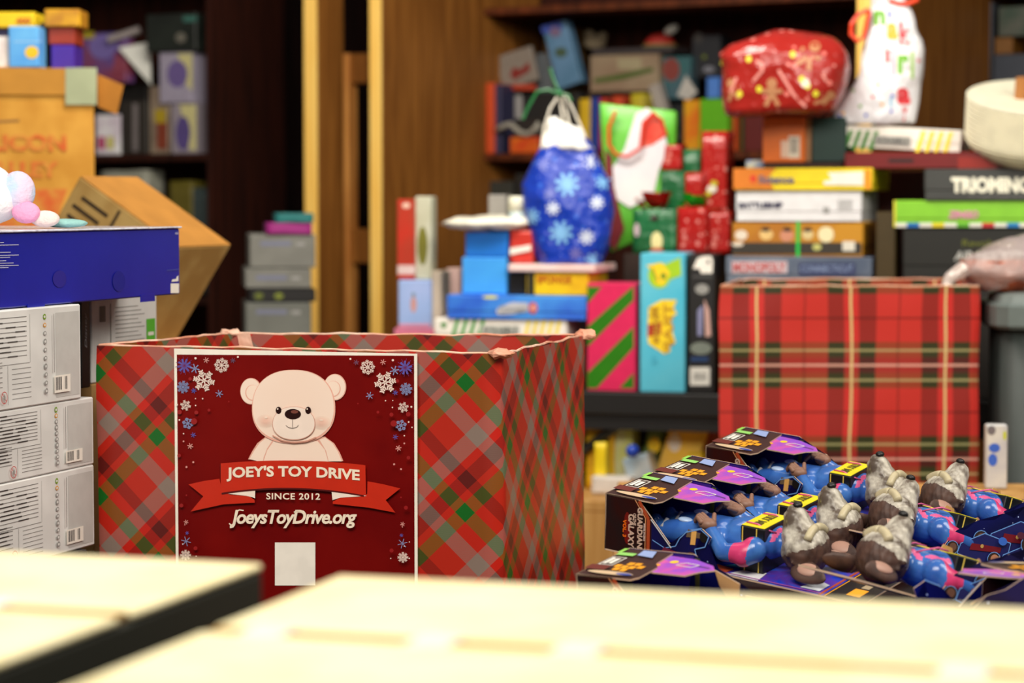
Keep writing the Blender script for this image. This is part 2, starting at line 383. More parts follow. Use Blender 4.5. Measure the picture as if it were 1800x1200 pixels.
def bin_(label, corners, zr, m, name='gift_bin', th=.008, amp=.0022, uvoff=(0, 0), us=1):
    O = Vector((corners[0].x, corners[0].y, 0)); e = corners[1]-corners[0]; yaw = math.atan2(e.y, e.x); Mx = frame(O, yaw); I = Mx.inverted()
    C4 = [(I @ Vector((c.x, c.y, 0))).to_2d() for c in corners]; cen = sum(C4, Vector((0, 0)))/4
    r = root(name, label, 'gift bin', Mx)
    bm = bmesh.new(); uvl = bm.loops.layers.uv.new('UVMap'); nz = 26
    def wall(inset, flip):
        s = 0; grid = []
        for k in range(4):
            a, b = C4[k], C4[(k+1) % 4]; n = 22; L = (b-a).length
            for i in range(n):
                t = i/n; grid.append((a.lerp(b, t), s+L*t))
            s += L
        grid.append((C4[0], s))
        cols = []
        for (p, sl) in grid:
            col = []
            for j in range(nz+1):
                z = zr*(1-(1-j/nz)**1.0); d = (cen-p).normalized()*inset
                q = Vector((p.x+d.x, p.y+d.y, z)); nn = noise.noise_vector(Vector((p.x*9, p.y*9, z*9)))*amp
                q += Vector((nn.x, nn.y, 0))*(1+1.2*(j/nz)**4)
                if j == nz: q.z += noise.noise(Vector((p.x*22, p.y*22, 1)))*.003
                col.append((bm.verts.new(q), (sl*us+uvoff[0], z-zr+uvoff[1])))
            cols.append(col)
        for a, b in zip(cols, cols[1:]):
            for j in range(nz):
                q = [a[j], b[j], b[j+1], a[j+1]]
                if flip: q.reverse()
                f = bm.faces.new([x[0] for x in q])
                for l, x in zip(f.loops, q): l[uvl].uv = x[1]
        return cols
    wall(0, False); wall(th, True)
    body = ob('wrapped_box', bm, m, r, smooth=True)
    b2 = bmesh.new()      # folded pale rim
    b3 = bmesh.new(); b3.faces.new([b3.verts.new((p.x*.99+cen.x*.01, p.y*.99+cen.y*.01, .012)) for p in C4]); ob('box_floor', b3, KRAFT, r)
    for k in range(4):
        a, b = C4[k], C4[(k+1) % 4]; n = 22; pts = []
        for i in range(n+1):
            p = a.lerp(b, i/n); d = (cen-p).normalized()*th/2
            pts.append((p.x+d.x, p.y+d.y, zr+noise.noise(Vector((p.x*22, p.y*22, 1)))*.003+.0006+.0012*noise.noise(Vector((p.x*60, p.y*60, 5)))))
        tube(pts, th*.26, b2, 6)
    ob('folded_rim', b2, rimpaper, r)
    return r, Face(Mx), C4
b1, f1, C41 = bin_('open plaid gift bin in front with the dark red toy drive poster', c1, ZR, diag, us=US)
# crumpled corner scraps of wrapping
for (cx, cy) in (C41[1], C41[2], C41[3]):
    bm = bmesh.new(); ball(bm, (cx, cy, ZR+.001), .016, 1.2, 1.0, .45, 12)
    for v in bm.verts: v.co += noise.noise_vector(v.co*90)*.006
    ob('crumpled_corner', bm, rimpaper, b1)
bm = bmesh.new(); q_ = [f1.uv(*p) for p in ((402, 588), (424, 588), (452, 609), (428, 607), (412, 609))]
Lb = f1.I @ PZ(404, 586, ZR); prism([(x+.02, z) for x, z in [(0, 0), (.022, .001), (.03, -.03), (.01, -.035), (.004, -.02)]], -.002, .002, bm)
tp = ob('torn_tape', bm, rimpaper, b1); tp.location = (Lb.x, Lb.y-.012, ZR)
# ---- poster (4 mm inks are real flat shapes on the poster plane)
fp = Face(f1.M, -.0065)
bm = bmesh.new(); q = [fp.uv(*p) for p in ((306, 616), (733, 618))]
ph = (q[1][0]-q[0][0])*1.5
bm = bmbox(q[0][0], q[1][0], -.0065, -.0050, q[0][1]-ph, (q[0][1]+q[1][1])/2)
poster = ob('poster', bm, M((250, 244, 230), .35), b1); poster['label'] = 'white bordered dark red poster with a pale teddy bear'
DR = M((102, 1, 2), .45, 'mottle', c2=(118, 6, 3), scale=6)
DR.node_tree.nodes['Principled BSDF'].inputs['Specular IOR Level'].default_value = .15; BAN = M((202, 40, 12), .4); BAND = M((84, 4, 6), .4); CREAM = M((250, 234, 220), .4)
BEAR = M((248, 222, 204), .5, 'mottle', c2=(250, 228, 212), scale=5); BEARP = M((238, 178, 158), .5); BEARL = M((252, 228, 210), .5); BRN = M((40, 12, 10), .25); TAUP = M((216, 158, 138), .5)
bg = Art(fp); u0, v0 = fp.uv(311, 623); u1, v1 = fp.uv(728, 625); vb = q[0][1]-ph+.006
bg.raw([(u0, vb), (u1, vb), (u1, v1), (u0, v0)], DR); bg.done('red_field', poster)
fa = Face(f1.M, -.0072)
ar = Art(fa)
def sc4(x, y): return (300+x/4, 600+y/4)     # photo zoom used for tracing
def S(*p): return [sc4(*a) for a in p]
def disc4(cx, cy, rx, ry, m, art=None): (art or ar).disc(300+cx/4, 600+cy/4, rx/4, ry/4, m, 40)
# body
ar.poly(S((545, 828), (575, 770), (610, 715), (665, 672), (860, 690), (1085, 668), (1150, 715), (1190, 780), (1215, 840), (1000, 850), (760, 850)), BEARP)
ar.poly(S((555, 826), (590, 765), (625, 715), (668, 680), (720, 690), (680, 750), (655, 815), (650, 850)), BEAR)
ar.poly(S((655, 840), (680, 765), (725, 700), (860, 712), (1035, 700), (1085, 760), (1108, 840)), BEAR)
ar.poly(S((1048, 690), (1088, 676), (1140, 715), (1178, 775), (1205, 842), (1112, 842), (1095, 770)), BEAR)
# ears, head
disc4(567, 349, 76, 93, BEARP); disc4(565, 349, 71, 88, BEAR); disc4(577, 360, 50, 56, BEARP); disc4(580, 358, 46, 52, BEARL)
disc4(1158, 320, 79, 93, BEARP); disc4(1156, 320, 74, 88, BEAR); disc4(1148, 332, 50, 56, BEARP); disc4(1146, 330, 46, 52, BEARL)
def egg(cx, cy, rx, ry, m, sq=2.3, low=1.0):
    pts = []
    for i in range(56):
        a = 2*math.pi*i/56; c, s_ = math.cos(a), math.sin(a); k = (abs(c)**sq+abs(s_)**sq)**(-1/sq)
        pts.append(sc4(cx+rx*c*k*(1+.03*s_), cy+ry*s_*k))
    ar.poly(pts, m)
egg(868, 458, 293, 260, BEARP); egg(866, 452, 285, 250, BEAR)
for k in range(7):
    mm = M((248-k*.9, 222-k*4, 204-k*4.2), .5); disc4(672, 560, 66-k*8, 48-k*6, mm); disc4(1066, 570, 66-k*8, 48-k*6, mm)
disc4(678, 533, 11, 8, BEARL); disc4(1066, 551, 13, 6, BEARL)
egg(873, 573, 150, 118, TAUP, 2.15); egg(873, 572, 146, 114, M((252, 232, 218), .5), 2.15)
ar.line(S((726, 660), (790, 694), (870, 708), (960, 700), (1030, 672)), 2.2, TAUP)
for ex in (767, 975):
    disc4(ex, 482, 20, 25, BRN); disc4(ex-6, 472, 5, 6, CREAM)
disc4(868, 508, 57, 36, BRN); disc4(880, 492, 26, 12, M((120, 66, 54), .4))
ar.line(S((866, 545), (867, 604)), .7, BRN); ar.line(S((820, 588), (840, 603), (868, 607), (895, 601), (908, 585)), .7, BRN)
ar.done('teddy_bear_print', poster)
# ribbon banner
rb = Art(fa); rb.off = .0044
tails = [((135, 1002), (240, 978), (352, 962), (372, 1052), (430, 1075), (560, 1085), (598, 1110), (600, 1130), (380, 1142), (150, 1192), (238, 1086)),
         ((1392, 980), (1500, 1000), (1622, 1030), (1520, 1112), (1588, 1200), (1400, 1165), (1148, 1138), (1148, 1122), (1200, 1095), (1330, 1090), (1390, 1070))]
for t in tails: rb.poly(S(*t), BAN)
rb.poly(S((365, 1062), (604, 1036), (602, 1100), (585, 1092), (540, 1082)), CREAM)
rb.poly(S((1140, 1044), (1388, 1082), (1200, 1095), (1146, 1112)), CREAM)
arc = lambda x: -26*(1-((x-870)/505)**2)
top_ = [(x, 860+arc(x)*1.0+(x-870)*.012) for x in range(362, 1380, 40)]; bot = [(x, 1070+arc(x)*1.7+(x-870)*.018) for x in range(362, 1392, 40)]
rb.poly(S(*([(x-6, y+8) for x, y in top_]+[(x+6, y+12) for x, y in bot[::-1]])), BAND)
rb.poly(S(*(top_+[(1378, 868)]+[(1382, 1072)]+bot[::-1])), BAN)
rb.done('ribbon_banner', poster)
FC = M((252, 236, 214), .4)
text(poster, fa, "JOEY'S TOY DRIVE", sc4(404, 884), sc4(1340, 984), FC, .035, off=.0062, warp=lambda x, y: (x, y+(arc((x-300)*4)*.85+26*.3+((x-300)*4-870)*.016)/4))
text(poster, fa, "SINCE 2012", sc4(684, 1062), sc4(1062, 1108), FC, .02, off=.0062, spacing=1.1, warp=lambda x, y: (x, y+((x-300)*4-870)*.006/4))
# flowing web address, letters with swashes
web = text(poster, fa, "JoeysToyDrive.org", (407, 895), (630, 927), FC, .028, shear=.22, off=.0062, spacing=.92)
sw = Art(fa); sw.off = .0062
sw.line([(406, 919), (410, 922), (415, 918), (418, 908), (421, 897)], 2.2, FC); sw.line([(418, 898), (424, 895), (431, 896)], 2, FC)
sw.line([(474, 899), (480, 896), (492, 898)], 2, FC); sw.line([(520, 899), (526, 896), (534, 898)], 2, FC)
sw.done('lettering', poster)
pp = Art(fa); pp.rect(483.5, 953, 554.5, 1028.5, M((246, 240, 230), .4)); pn = pp.done('blank_square', poster); pn['label'] = 'plain white square'
# snowflakes
sf = Art(fa)
def flake(cx, cy, r, m, wd=1.1, kind=0, a0=.25, n=6):
    sf.up()
    for k in range(n):
        a = a0+k*2*math.pi/n; d = Vector((math.cos(a), math.sin(a))); c = Vector((cx, cy))
        sf.line([tuple(c), tuple(c+d*r)], wd, m, False)
        if kind >= 1:
            for t in ((.45, .7) if kind == 1 else (.35, .6, .82)):
                for sg in (-1, 1):
                    e = Vector((math.cos(a+sg*.8), math.sin(a+sg*.8))); b = c+d*r*t
                    sf.line([tuple(b), tuple(b+e*r*(.42 if t < .6 else .28))], wd*.9, m, False)
WF = M((248, 226, 214), .4); BF = M((86, 92, 182), .4); BL = M((138, 150, 196), .4); PK = M((224, 158, 150), .4); PR = M((150, 20, 22), .4)
for side in (0, 1):
    X = lambda x, s=side: (310+x/4) if not s else (729-x/4)
    oy = 3*side
    def FL(x, y, r, m, wd, kind, a0=.25, n=6): flake(300+x/4 if not side else 730-(x-40)/4-1, 600+y/4+oy, r/4, m, wd, kind, a0 if not side else -a0, n)
    FL(97, 170, 46, BF, 3.4, 0, .2, 9); FL(97, 170, 64, M((120, 50, 110), .4), .8, 0, .4, 12); FL(172, 190, 32, BL, 1.8, 0); FL(252, 131, 20, PK, 1.2, 0); FL(360, 167, 52, WF, 1.4, 1, .1, 8)
    FL(440, 133, 18, M((110, 80, 110), .4), 1.2, 0); FL(236, 274, 72, WF, 2.4, 2, .2); FL(90, 320, 42, BL, 1.2, 2, .1, 8); FL(165, 345, 18, BF, 1.3, 0); FL(345, 366, 26, BL, 1.3, 0)
    FL(108, 448, 36, WF, 1.0, 2); FL(125, 575, 40, BL, 1.6, 1); FL(163, 656, 18, BF, 1.1, 0); FL(142, 735, 20, PK, 1.5, 0)
    FL(113, 1268, 16, PK, 1.1, 0); FL(120, 1345, 12, BF, .9, 0); FL(113, 1383+20, 34, BL, 1.2, 0); FL(110, 1500, 36, WF, 1.0, 2, 0, 8)
    for (x, y, r, m) in ((180, 117, 8, WF), (478, 108, 7, WF), (50, 444, 7, WF), (180, 400, 4, WF), (231, 401, 5, WF), (182, 448, 5, WF), (68, 550, 6, WF), (44, 588, 5, WF), (98, 646, 5, WF), (98, 700, 6, PK),
                         (70, 495, 16, PR), (188, 498, 14, PR), (172, 560, 22, PR), (145, 262, 12, PR), (68, 800, 13, PR), (120, 880, 7, PK), (168, 846, 7, PK), (120, 1078, 6, PR), (85, 1150, 14, PR), (110, 1285, 4, PK), (60, 1390, 4, WF), (95, 1420, 4, WF), (185, 1450, 14, PR), (60, 1505, 5, WF), (190, 1505, 4, WF), (280, 480, 10, PR), (420, 420, 5, PR)):
        sf.disc(300+x/4 if not side else 730-(x-40)/4-1, 600+y/4+oy, r/4, r/4, m, 14)
sf.done('snowflake_print', poster)

# ================================================================ GIFT BIN 2 (right, straight tartan)
ZR2 = 1.05
c2 = [PZ(1265, 503, ZR2), PZ(1722, 503, ZR2), PZ(1712, 491, ZR2), PZ(1300, 491, ZR2)]
wid2 = (c2[1]-c2[0]).length; T2 = wid2*166/457
RD = (206, 50, 44); DK = (62, 30, 24); GR = (36, 66, 22)
hb = [(0, RD), (.065, GR), (.25, RD)]
tart = plaid('red_tartan_wrap', 0, T2,
             [(0, (214, 50, 48)), (.08, DK), (.26, (206, 56, 46)), (.74, DK), (.92, (214, 50, 48))],
             [(0, (90, 30, 22)), (.085, GR), (.245, (196, 44, 40)), (.755, GR), (.915, (90, 30, 22))],
             lines=[(1, .158, .013, (196, 190, 130), .55), (1, .842, .013, (196, 190, 130), .55), (1, .0, .013, (236, 180, 160), .75), (1, 1, .013, (236, 180, 160), .75), (1, .5, .012, (50, 8, 10), .5), (0, .5, .012, (70, 20, 14), .4),
                    (0, 0, .014, (222, 200, 136), .9), (0, 1, .014, (222, 200, 136), .9)], offs=(-T2*66/166, T2*139/166), rough=.35)
b2, f2, C42 = bin_('red and green tartan gift bin on the right behind the toy packages', c2, ZR2, tart, amp=.003)

# ================================================================ FOREGROUND CARTONS (out of focus)
CR = M((230, 218, 172), .45, 'card', c2=(236, 226, 186)); TANS = M((150, 112, 50), .7, 'card'); TAPE_GLINT = M((252, 250, 240), .08)
def carton(corner, label, x0, x1, depth, seam):
    r = root('cream_carton', label, 'carton', frame(Vector((corner.x, corner.y, 0)), YAW), 'cream cartons closest to the camera')
    zb = .70; zt = corner.z
    ob('carton_body', bmbox(x0, x1, -depth, 0, zb, zt-.006, .003), M((30, 32, 22), .7), r)  # near-black body colour stands for the shade in the gap between cartons
    ob('flap', bmbox(x0, x1, -seam+.011, .0, zt-.006, zt, .002), CR, r); ob('flap', bmbox(x0, x1, -depth, -seam-.011, zt-.006, zt, .002), CR, r)
    ob('seam_liner', bmbox(x0+.004, x1-.004, -seam-.011, -seam+.011, zt-.006, zt-.0004), TANS, r)
    return r, zt
ZF = .955
k1, z1 = carton(PZ(462, 990, ZF), 'cream topped carton in the left foreground, blurred', -.62, 0, .52, .25)
k2, z2 = carton(PZ(596, 1010, ZF), 'cream topped carton in the right foreground, blurred', 0, .80, .52, .25)
for r, xs in ((k1, (-.13, -.42)), (k2, (.03, .15, .25, .5))):
    for x in xs: ob('tape_strip', bmbox(x, x+.03, -.275, -.225, ZF, ZF+.0012), TAPE_GLINT, r)  # near-white colour paints the glints on the tape
ft = root('front_table', 'dark table under the blurred cream cartons', 'table', frame(Vector((-.2, 1.1, 0)), YAW))
ob('table_top', bmbox(-.75, 1.05, 0, .95, .665, .70, .003), M((26, 24, 20), .6), ft)
for x in (-.68, .98):
    for y in (.06, .88): ob('leg', tube([(x, y, 0), (x, y, .665)], .016), BLKT, ft)
# ================================================================ LEFT STACK: white toy boxes + blue box
YL = R(71.5)
PW = M((232, 232, 230), .45, 'card'); TXT = M((120, 120, 118)); SHD = M((200, 200, 197)); REDT = M((200, 60, 50)); BARC = M((90, 90, 90))
def white_side(r, f, w_, h_, full=True):
    a = Art(f, px=False); L = w_; n = 15
    a.raw([(L*.80, h_*.05), (L*.985, h_*.05), (L*.985, h_*.93), (L*.80, h_*.93)], SHD)
    random.seed(3)
    for j in range(n):
        z = h_*(.92-.05*j*.98)
        if z < h_*.07: break
        xe = L*.60 if j < 9 else L*.42
        x = L*.06
        a.line([(x, z), (xe-L*.02, z)], .0009, TXT, j == 0)
        for k in range(3):
            xx = random.uniform(x, xe-L*.1); a.line([(xx, z), (xx+L*.07, z)], .0019, INK, False)
    for zz in range(7):
        z = h_*(.40-.05*zz); a.line([(L*.47, z), (L*.61, z)], .0007, TXT, False)
    a.line([(L*.04, h_*.45), (L*.60, h_*.45)], .0007, TXT, False); a.line([(L*.44, h_*.44), (L*.44, h_*.05)], .0007, TXT, False); a.line([(L*.605, h_*.94), (L*.605, h_*.45)], .0006, GREY, False)
    a.off += .0001
    cols = [M((120, 160, 30)), M((230, 160, 40))]+[GREY]*8
    for k, c in enumerate(cols):
        z = h_*(.9-.085*k); a.disc(L*.715, z, .0045, .0035 if k % 3 else .0045, c, 10); a.disc(L*.715, z, .0028, .002, PW, 8)
    a.raw([(L*.775, h_*.1), (L*.9, h_*.1), (L*.9, h_*.28), (L*.775, h_*.28)], WHITE); a.off += .0001
    for k in range(13):
        x = L*(.785+.0055*k) if k < 9 else L*(.85+.006*(k-8)); a.line([(x, h_*.13), (x, h_*.26)], .0008+.0006*(k % 3), BARC, False)
    a.line([(L*.775, h_*.32), (L*.775, h_*.92)], .002, GREY, False)
    cx, cz = L*.40, h_*.13
    pts = [(cx+.0085*math.cos(t*.4), cz+.0085*math.sin(t*.4)) for t in range(17)]; a.line(pts, .0012, REDT); a.line([(cx-.006, cz+.006), (cx+.006, cz-.006)], .0012, REDT); a.disc(cx, cz, .003, .004, GREY, 10)
    return a.done('small_print', r)
g_w = 'white toy boxes with fine print stacked beside the gift bin'
zt0 = .60
lay = [(-70, 163, 815, 955, 'lowest fully visible white toy box with fine print, third below the blue box'), (-70, 163, 690, 812, 'middle white toy box with fine print, second below the blue box')]
PF = P(163, 818, 3.74)
def lbox(px0, px1, Yr, zb, zt_, d, name, label, m, cat='box'):
    """box seen on its long side, right end at px1 / distance Yr"""
    rr = ray(px1, 600); e = CAM+rr*(Yr/rr.y); u = Vector((math.cos(YL), math.sin(YL))); r0 = ray(px0, 600); k = r0.x/r0.y
    s = (e.x-k*e.y)/(u.x-k*u.y); O = Vector((e.x-u.x*s, e.y-u.y*s, zb)); Mx = frame(O, YL)
    o = root(name, label, cat, Mx, g_w if name == 'white_toy_box' else None)
    ob('carton', bmbox(0, s, 0, d, 0, zt_-zb, .002), m, o); return o, Face(Mx), s, zt_-zb
zz_ = lambda py, px, Y: P(px, py, Y).z
zA = zz_(957, 163, 3.74); zB = zz_(815, 163, 3.74); zC = zz_(696, 163, 3.74); zD = zz_(534, 142, 3.70)
r, f, w_, h_ = lbox(-60, 150, 3.70, .60, zA-.001, .3, 'white_toy_box', 'dark and white toy box at the bottom of the left stack, mostly hidden', M((40, 40, 42), .5))
a = Art(f, px=False); a.raw([(w_*.72, h_*.2), (w_*.84, h_*.2), (w_*.84, h_*.95), (w_*.72, h_*.95)], WHITE); a.done('small_print', r)
r, f, w_, h_ = lbox(-90, 163, 3.74, zA, zB-.001, .32, 'white_toy_box', 'white toy box with fine print, third one below the blue box', PW); white_side(r, f, w_, h_)
r, f, w_, h_ = lbox(-90, 163, 3.74, zB, zC-.001, .32, 'white_toy_box', 'white toy box with fine print, second one below the blue box', PW); white_side(r, f, w_, h_)
r, f, w_, h_ = lbox(-100, 142, 3.70, zC, zD, .3, 'white_toy_box', 'white toy box with fine print directly under the near end of the blue box', PW); white_side(r, f, w_, h_)
# black box in the gap and second white box behind
O2 = P(160, 600, 3.98)
r, f, w_, h_ = lbox(143, 159, 3.92, zC, zD-.001, .26, 'black_toy_box', 'narrow black toy box squeezed between two white boxes under the blue box', BLACK)
text(r, f, 'Disney', (w_*.25, h_*.85), (w_*.55, h_*.45), M((120, 120, 124)), .0, shear=.3, rot=90, px=False)
r, f, w_, h_ = lbox(161, 276, 4.22, zC, zD-.001, .3, 'white_toy_box', 'white toy box with a green end label, behind the black box under the blue box', PW)
a = Art(f, px=False); a.raw([(w_*.83, h_*.1), (w_*.97, h_*.1), (w_*.97, h_*.68), (w_*.83, h_*.68)], M((90, 190, 50))); a.off += .0002
for z in (.5, .36, .22): a.line([(w_*.86, h_*z), (w_*.94, h_*z)], .006, WHITE, False)
for k in range(9): a.line([(w_*(.12+.01*k), h_*.7), (w_*(.12+.01*k), h_*.88)], .0012+.0008*(k % 2), BARC, False)
for k in range(14): a.line([(w_*.35, h_*(.85-.05*k)), (w_*(.7+.05*(k % 3)), h_*(.85-.05*k))], .001, TXT, False)
a.line([(w_*.28, h_*.9), (w_*.28, h_*.1)], .003, GREY, False); a.done('small_print', r)
PLB = root('low_table', 'low dark table under the stack of white toy boxes', 'table', frame(Vector((-1.25, 3.2, 0)), YL-R(90)))
ob('table_top', bmbox(-.3, .385, -.3, 1.4, .56, .60, .003), BLKT, PLB)
for x in (-.25, .33):
    for y in (-.22, 1.33): ob('leg', tube([(x, y, 0), (x, y, .56)], .015), BLKT, PLB)
r, f, w_, h_ = lbox(162, 278, 4.22, .60, zC-.001, .3, 'brown_carton', 'plain brown carton hidden under the rear white toy box', KRAFT)
BLU = M((18, 28, 150), .3, 'mottle', c2=(24, 34, 162), scale=5)
zE = zz_(401, 317, 4.05)
r, f, w_, h_ = lbox(-90, 317, 4.05, zD+.0015, zE, .42, 'blue_toy_box', 'long dark blue toy box lying across the top of the white boxes', BLU)
a = Art(f)
a.rect(299.5, 498, 314, 515, WHITE); a.poly([(301, 495), (313, 494), (313, 484), (310, 486), (309, 490), (302, 491)], WHITE); a.rect(307, 408, 313, 412, M((150, 150, 200)))
for k, (y, x) in enumerate(((426, 6), (430, 32), (443, 18), (448, 32), (452, 17), (458, 10), (462, 23), (466, 32), (470, 14))): a.line([(-60, y+1+1.5*.8), (x, y)], 1.2, M((210, 212, 235)), False)
a.disc(104, 490, 12, 15, M((34, 30, 146)), 20); a.disc(208, 494, 11, 18, M((15, 24, 140)), 20); a.line([(292, 475), (314, 473)], 2, M((60, 70, 170)))
a.done('printed_artwork', r)
bm = bmbox(-.002, w_+.002, -.004, .42, h_, h_+.003, .001); ob('plastic_wrap', bm, M((232, 236, 252), .12, 'crinkle'), r)  # wrap coloured whitish to paint its pale highlights
for x0 in (.30, .80): ob('locking_tab', bmbox(w_*x0, w_*x0+.05, -.0012, 0, -.008, .004), BLU, r)
# plush unicorn on the blue box
zp = zE+.004; c = P(18, 395, 3.74)
pl = root('plush_toy', 'white plush animal with pastel pink and blue head on the blue box', 'plush toy', frame(Vector((c.x-.04, c.y, zp)), 0) @ Matrix.Scale(1.2, 4))
PLM = M((248, 244, 244), .9, 'cloth')
bm = bmesh.new(); ball(bm, (-.02, 0, .038), .062, 1.2, .9, .62, 20); ball(bm, (.0, -.01, .055), .036, 1.1, 1, .8, 18)
ob('body', bm, PLM, pl, smooth=True)
bm = bmesh.new(); ball(bm, (.046, -.012, .047), .025, .9, .8, 1.05, 18); ob('head', bm, M((190, 214, 236), .9, 'cloth', c2=(232, 206, 230), scale=20), pl, smooth=True)
bm = bmesh.new(); ball(bm, (.058, -.02, .02), .014, 1.3, 1, 1, 14); ob('paw', bm, M((250, 170, 210), .9, 'cloth'), pl, smooth=True)
bm = bmesh.new(); ball(bm, (.08, -.01, .012), .012, 1.6, 1, .9, 14); ob('paw', bm, M((246, 226, 220), .9, 'cloth'), pl, smooth=True)
bm = bmesh.new(); ball(bm, (.1, .02, .006), .006, 5, 3, 1, 14); ob('tail', bm, M((150, 200, 196), .9, 'cloth'), pl, smooth=True)

# ================================================================ STORAGE CARTONS at the far left
YC = 5.9; ctop = P(100, 118, YC).z
CART = M((212, 156, 66), .75, 'card', c2=(196, 138, 52)); CARTD = M((170, 112, 40), .75, 'card')
O, w_, h_ = solve(-260, 170, 118, 700, YC, R(10), .0); O.z = .62; h_ = ctop-.62
Mx = frame(O, R(10)); r = root('cardboard_carton', 'large worn orange cardboard carton with red letters at the left edge', 'carton', Mx)
ob('carton_body', bmbox(0, w_, 0, .42, 0, h_, .003), CART, r); f = Face(Mx)
hf = (P(100, 118, YC).z-P(100, 165, YC).z)
ob('lid_flap', bmbox(-.003, w_+.002, -.006, -.0005, h_-hf, h_+.002, .001), M((190, 134, 54), .75, 'card'), r)
a = Art(Face(Mx, -.0065)); a.rect(115, 119, 170, 184, M((168, 176, 142), .6, 'card')); a.done('tape_patch', r)
ORA = M((206, 92, 26), .7, 'mottle', c2=(206, 140, 50), scale=26)
text(r, f, 'SILICON', (-50, 236), (117, 266), ORA, .05); text(r, f, 'VALLEY', (-40, 284), (103, 312), ORA, .05)
a = Art(f); a.line([(-20, 215), (33, 212)], 5, M((150, 104, 44), .7)); a.poly([(-60, 330), (118, 332), (96, 400), (-60, 400)], ORA); a.done('printed_artwork', r)
fl = Vector((w_, .02, h_-.14))
bm = bmesh.new(); q = [f.uv(*p) for p in ((171, 128), (218, 148), (206, 200), (172, 186))]
prism([(x, z) for x, z in q], .05, .054, bm); ob('open_flap', bm, CARTD, r)
st = root('storage_table', 'dark wooden table hidden behind the left stack of boxes', 'table', frame(Vector((O.x-.05, O.y-.75, 0)), R(-4)))
ob('table_top', bmbox(0, w_+.55, 0, 1.35, .58, .62, .003), DARKW, st)
for x in (.05, w_+.5):
    for y in (.05, 1.3): ob('leg', bmbox(x-.02, x+.02, y-.02, y+.02, 0, .58), DARKW, st)
# items on top of the carton
zk = ctop+.003
def onz(name, label, px0, px1, pyt, Y, d, m, z, yaw=0, roll=0, cat='box', group=None, **k):
    return fb(name, label, cat, px0, px1, pyt, 600, Y, d, m, yaw=yaw, roll=roll, z=z, group=group, **k)
gq = 'toy packages on the left carton'
x = onz('toy_box', 'dark navy toy box under the yellow box on the left carton', -60, 22, 50, 6.12, .12, M((30, 26, 74)), zk)
x2 = onz('toy_box', 'yellow toy box with red lettering at the top left corner', -60, 68, 21, 6.11, .14, M((236, 200, 20)), top(x)+.001)
text(x2[0], x2[1], '400', (28, 31), (54, 42), M((200, 90, 20)), .03)
x = onz('toy_box', 'white and pink toy package at the left edge above the carton', -30, 28, 64, 5.98, .08, M((226, 206, 204), .5, 'mottle', c2=(250, 248, 244), scale=14), zk)
bk = onz('blue_bucket_box', 'light blue box with a yellow sun on top of the carton', 21, 74, 46, 5.97, .09, M((80, 160, 236), .4, 'mottle', c2=(110, 190, 246), scale=8), zk)
a = Art(bk[1]); a.disc(56, 92, 12, 11, M((246, 200, 30))); a.rect(24, 72, 73, 74, M((160, 210, 250))); a.done('printed_artwork', bk[0])
x = onz('toy_box', 'narrow black toy box right of the light blue box', 76, 92, 40, 6.08, .1, M((14, 16, 40)), zk)
x = onz('toy_box', 'purple toy box at the bottom of the small pile on the left carton', 95, 136, 79, 6.05, .12, M((60, 24, 150)), zk)
y = onz('toy_box', 'dark red toy box in the middle of the pile on the left carton', 91, 138, 48, 6.05, .12, M((150, 44, 22)), top(x)+.001)
z = onz('toy_box', 'orange and yellow toy box topping the pile on the left carton', 84, 146, 16, 6.04, .12, M((170, 110, 20), .5, 'mottle', c2=(214, 160, 20), scale=16), top(y)+.001)
# left bookcase shelf items
zs = ZL[1]+.001; YS = lambda px, t=.05: sY(px, LT+t)
def shl(name, label, px0, px1, pyt, d, m, z=None, t=.05, **k): return onz(name, label, px0, px1, pyt, YS((px0+px1)/2, t), d, m, z or zs, yaw=SY, **k)
x = shl('toy_box', 'small white and pink toy box low on the left bookcase shelf', 172, 214, 202, .12, M((220, 206, 220), .5, 'mottle', c2=(246, 244, 246), scale=14))
a = Art(x[1]); a.rect(172, 240, 185, 262, M((190, 60, 110))); a.rect(188, 240, 200, 262, M((214, 206, 110))); a.done('printed_artwork', x[0])
x = shl('toy_box', 'dark toy package with a silver edge on the left bookcase shelf', 216, 262, 178, .1, M((46, 40, 34)))
a = Art(x[1]); a.rect(233, 182, 243, 266, M((120, 112, 112))); a.done('printed_artwork', x[0])
x = shl('toy_box', 'narrow beige toy package with yellow and red print, left bookcase', 266, 299, 152, .1, M((150, 132, 112), .5, 'mottle', c2=(110, 92, 78), scale=10))
a = Art(x[1]); a.rect(272, 192, 292, 216, M((176, 150, 30))); a.rect(276, 216, 294, 262, M((130, 56, 34))); a.done('printed_artwork', x[0])
xa = shl('toy_box', 'lower lilac and cream toy box at the right end of the left shelf', 304, 347, 182, .12, M((150, 140, 150), .5))
a = Art(xa[1]); a.poly([(316, 184), (345, 184), (345, 264), (334, 264)], M((206, 198, 140))); a.disc(322, 234, 13, 30, M((88, 72, 132))); a.done('printed_artwork', xa[0])
xb = shl('toy_box', 'upper lilac and cream toy box stacked at the right end of the left shelf', 284, 340, 92, .12, M((164, 156, 176), .5), z=top(xa)+.001)
a = Art(xb[1]); a.poly([(312, 94), (338, 94), (338, 160), (328, 150)], M((206, 198, 140))); a.disc(312, 130, 18, 24, M((110, 92, 150))); a.done('printed_artwork', xb[0])
xc = shl('toy_box', 'large black toy box with a teal corner on top of the left shelf pile', 262, 348, 26, .12, M((34, 40, 34), .5, 'mottle', c2=(18, 22, 18), scale=5), z=top(xb)+.001)
a = Art(xc[1]); a.rect(322, 28, 346, 38, M((60, 110, 100))); a.disc(318, 66, 9, 9, M((110, 106, 96))); a.done('printed_artwork', xc[0])
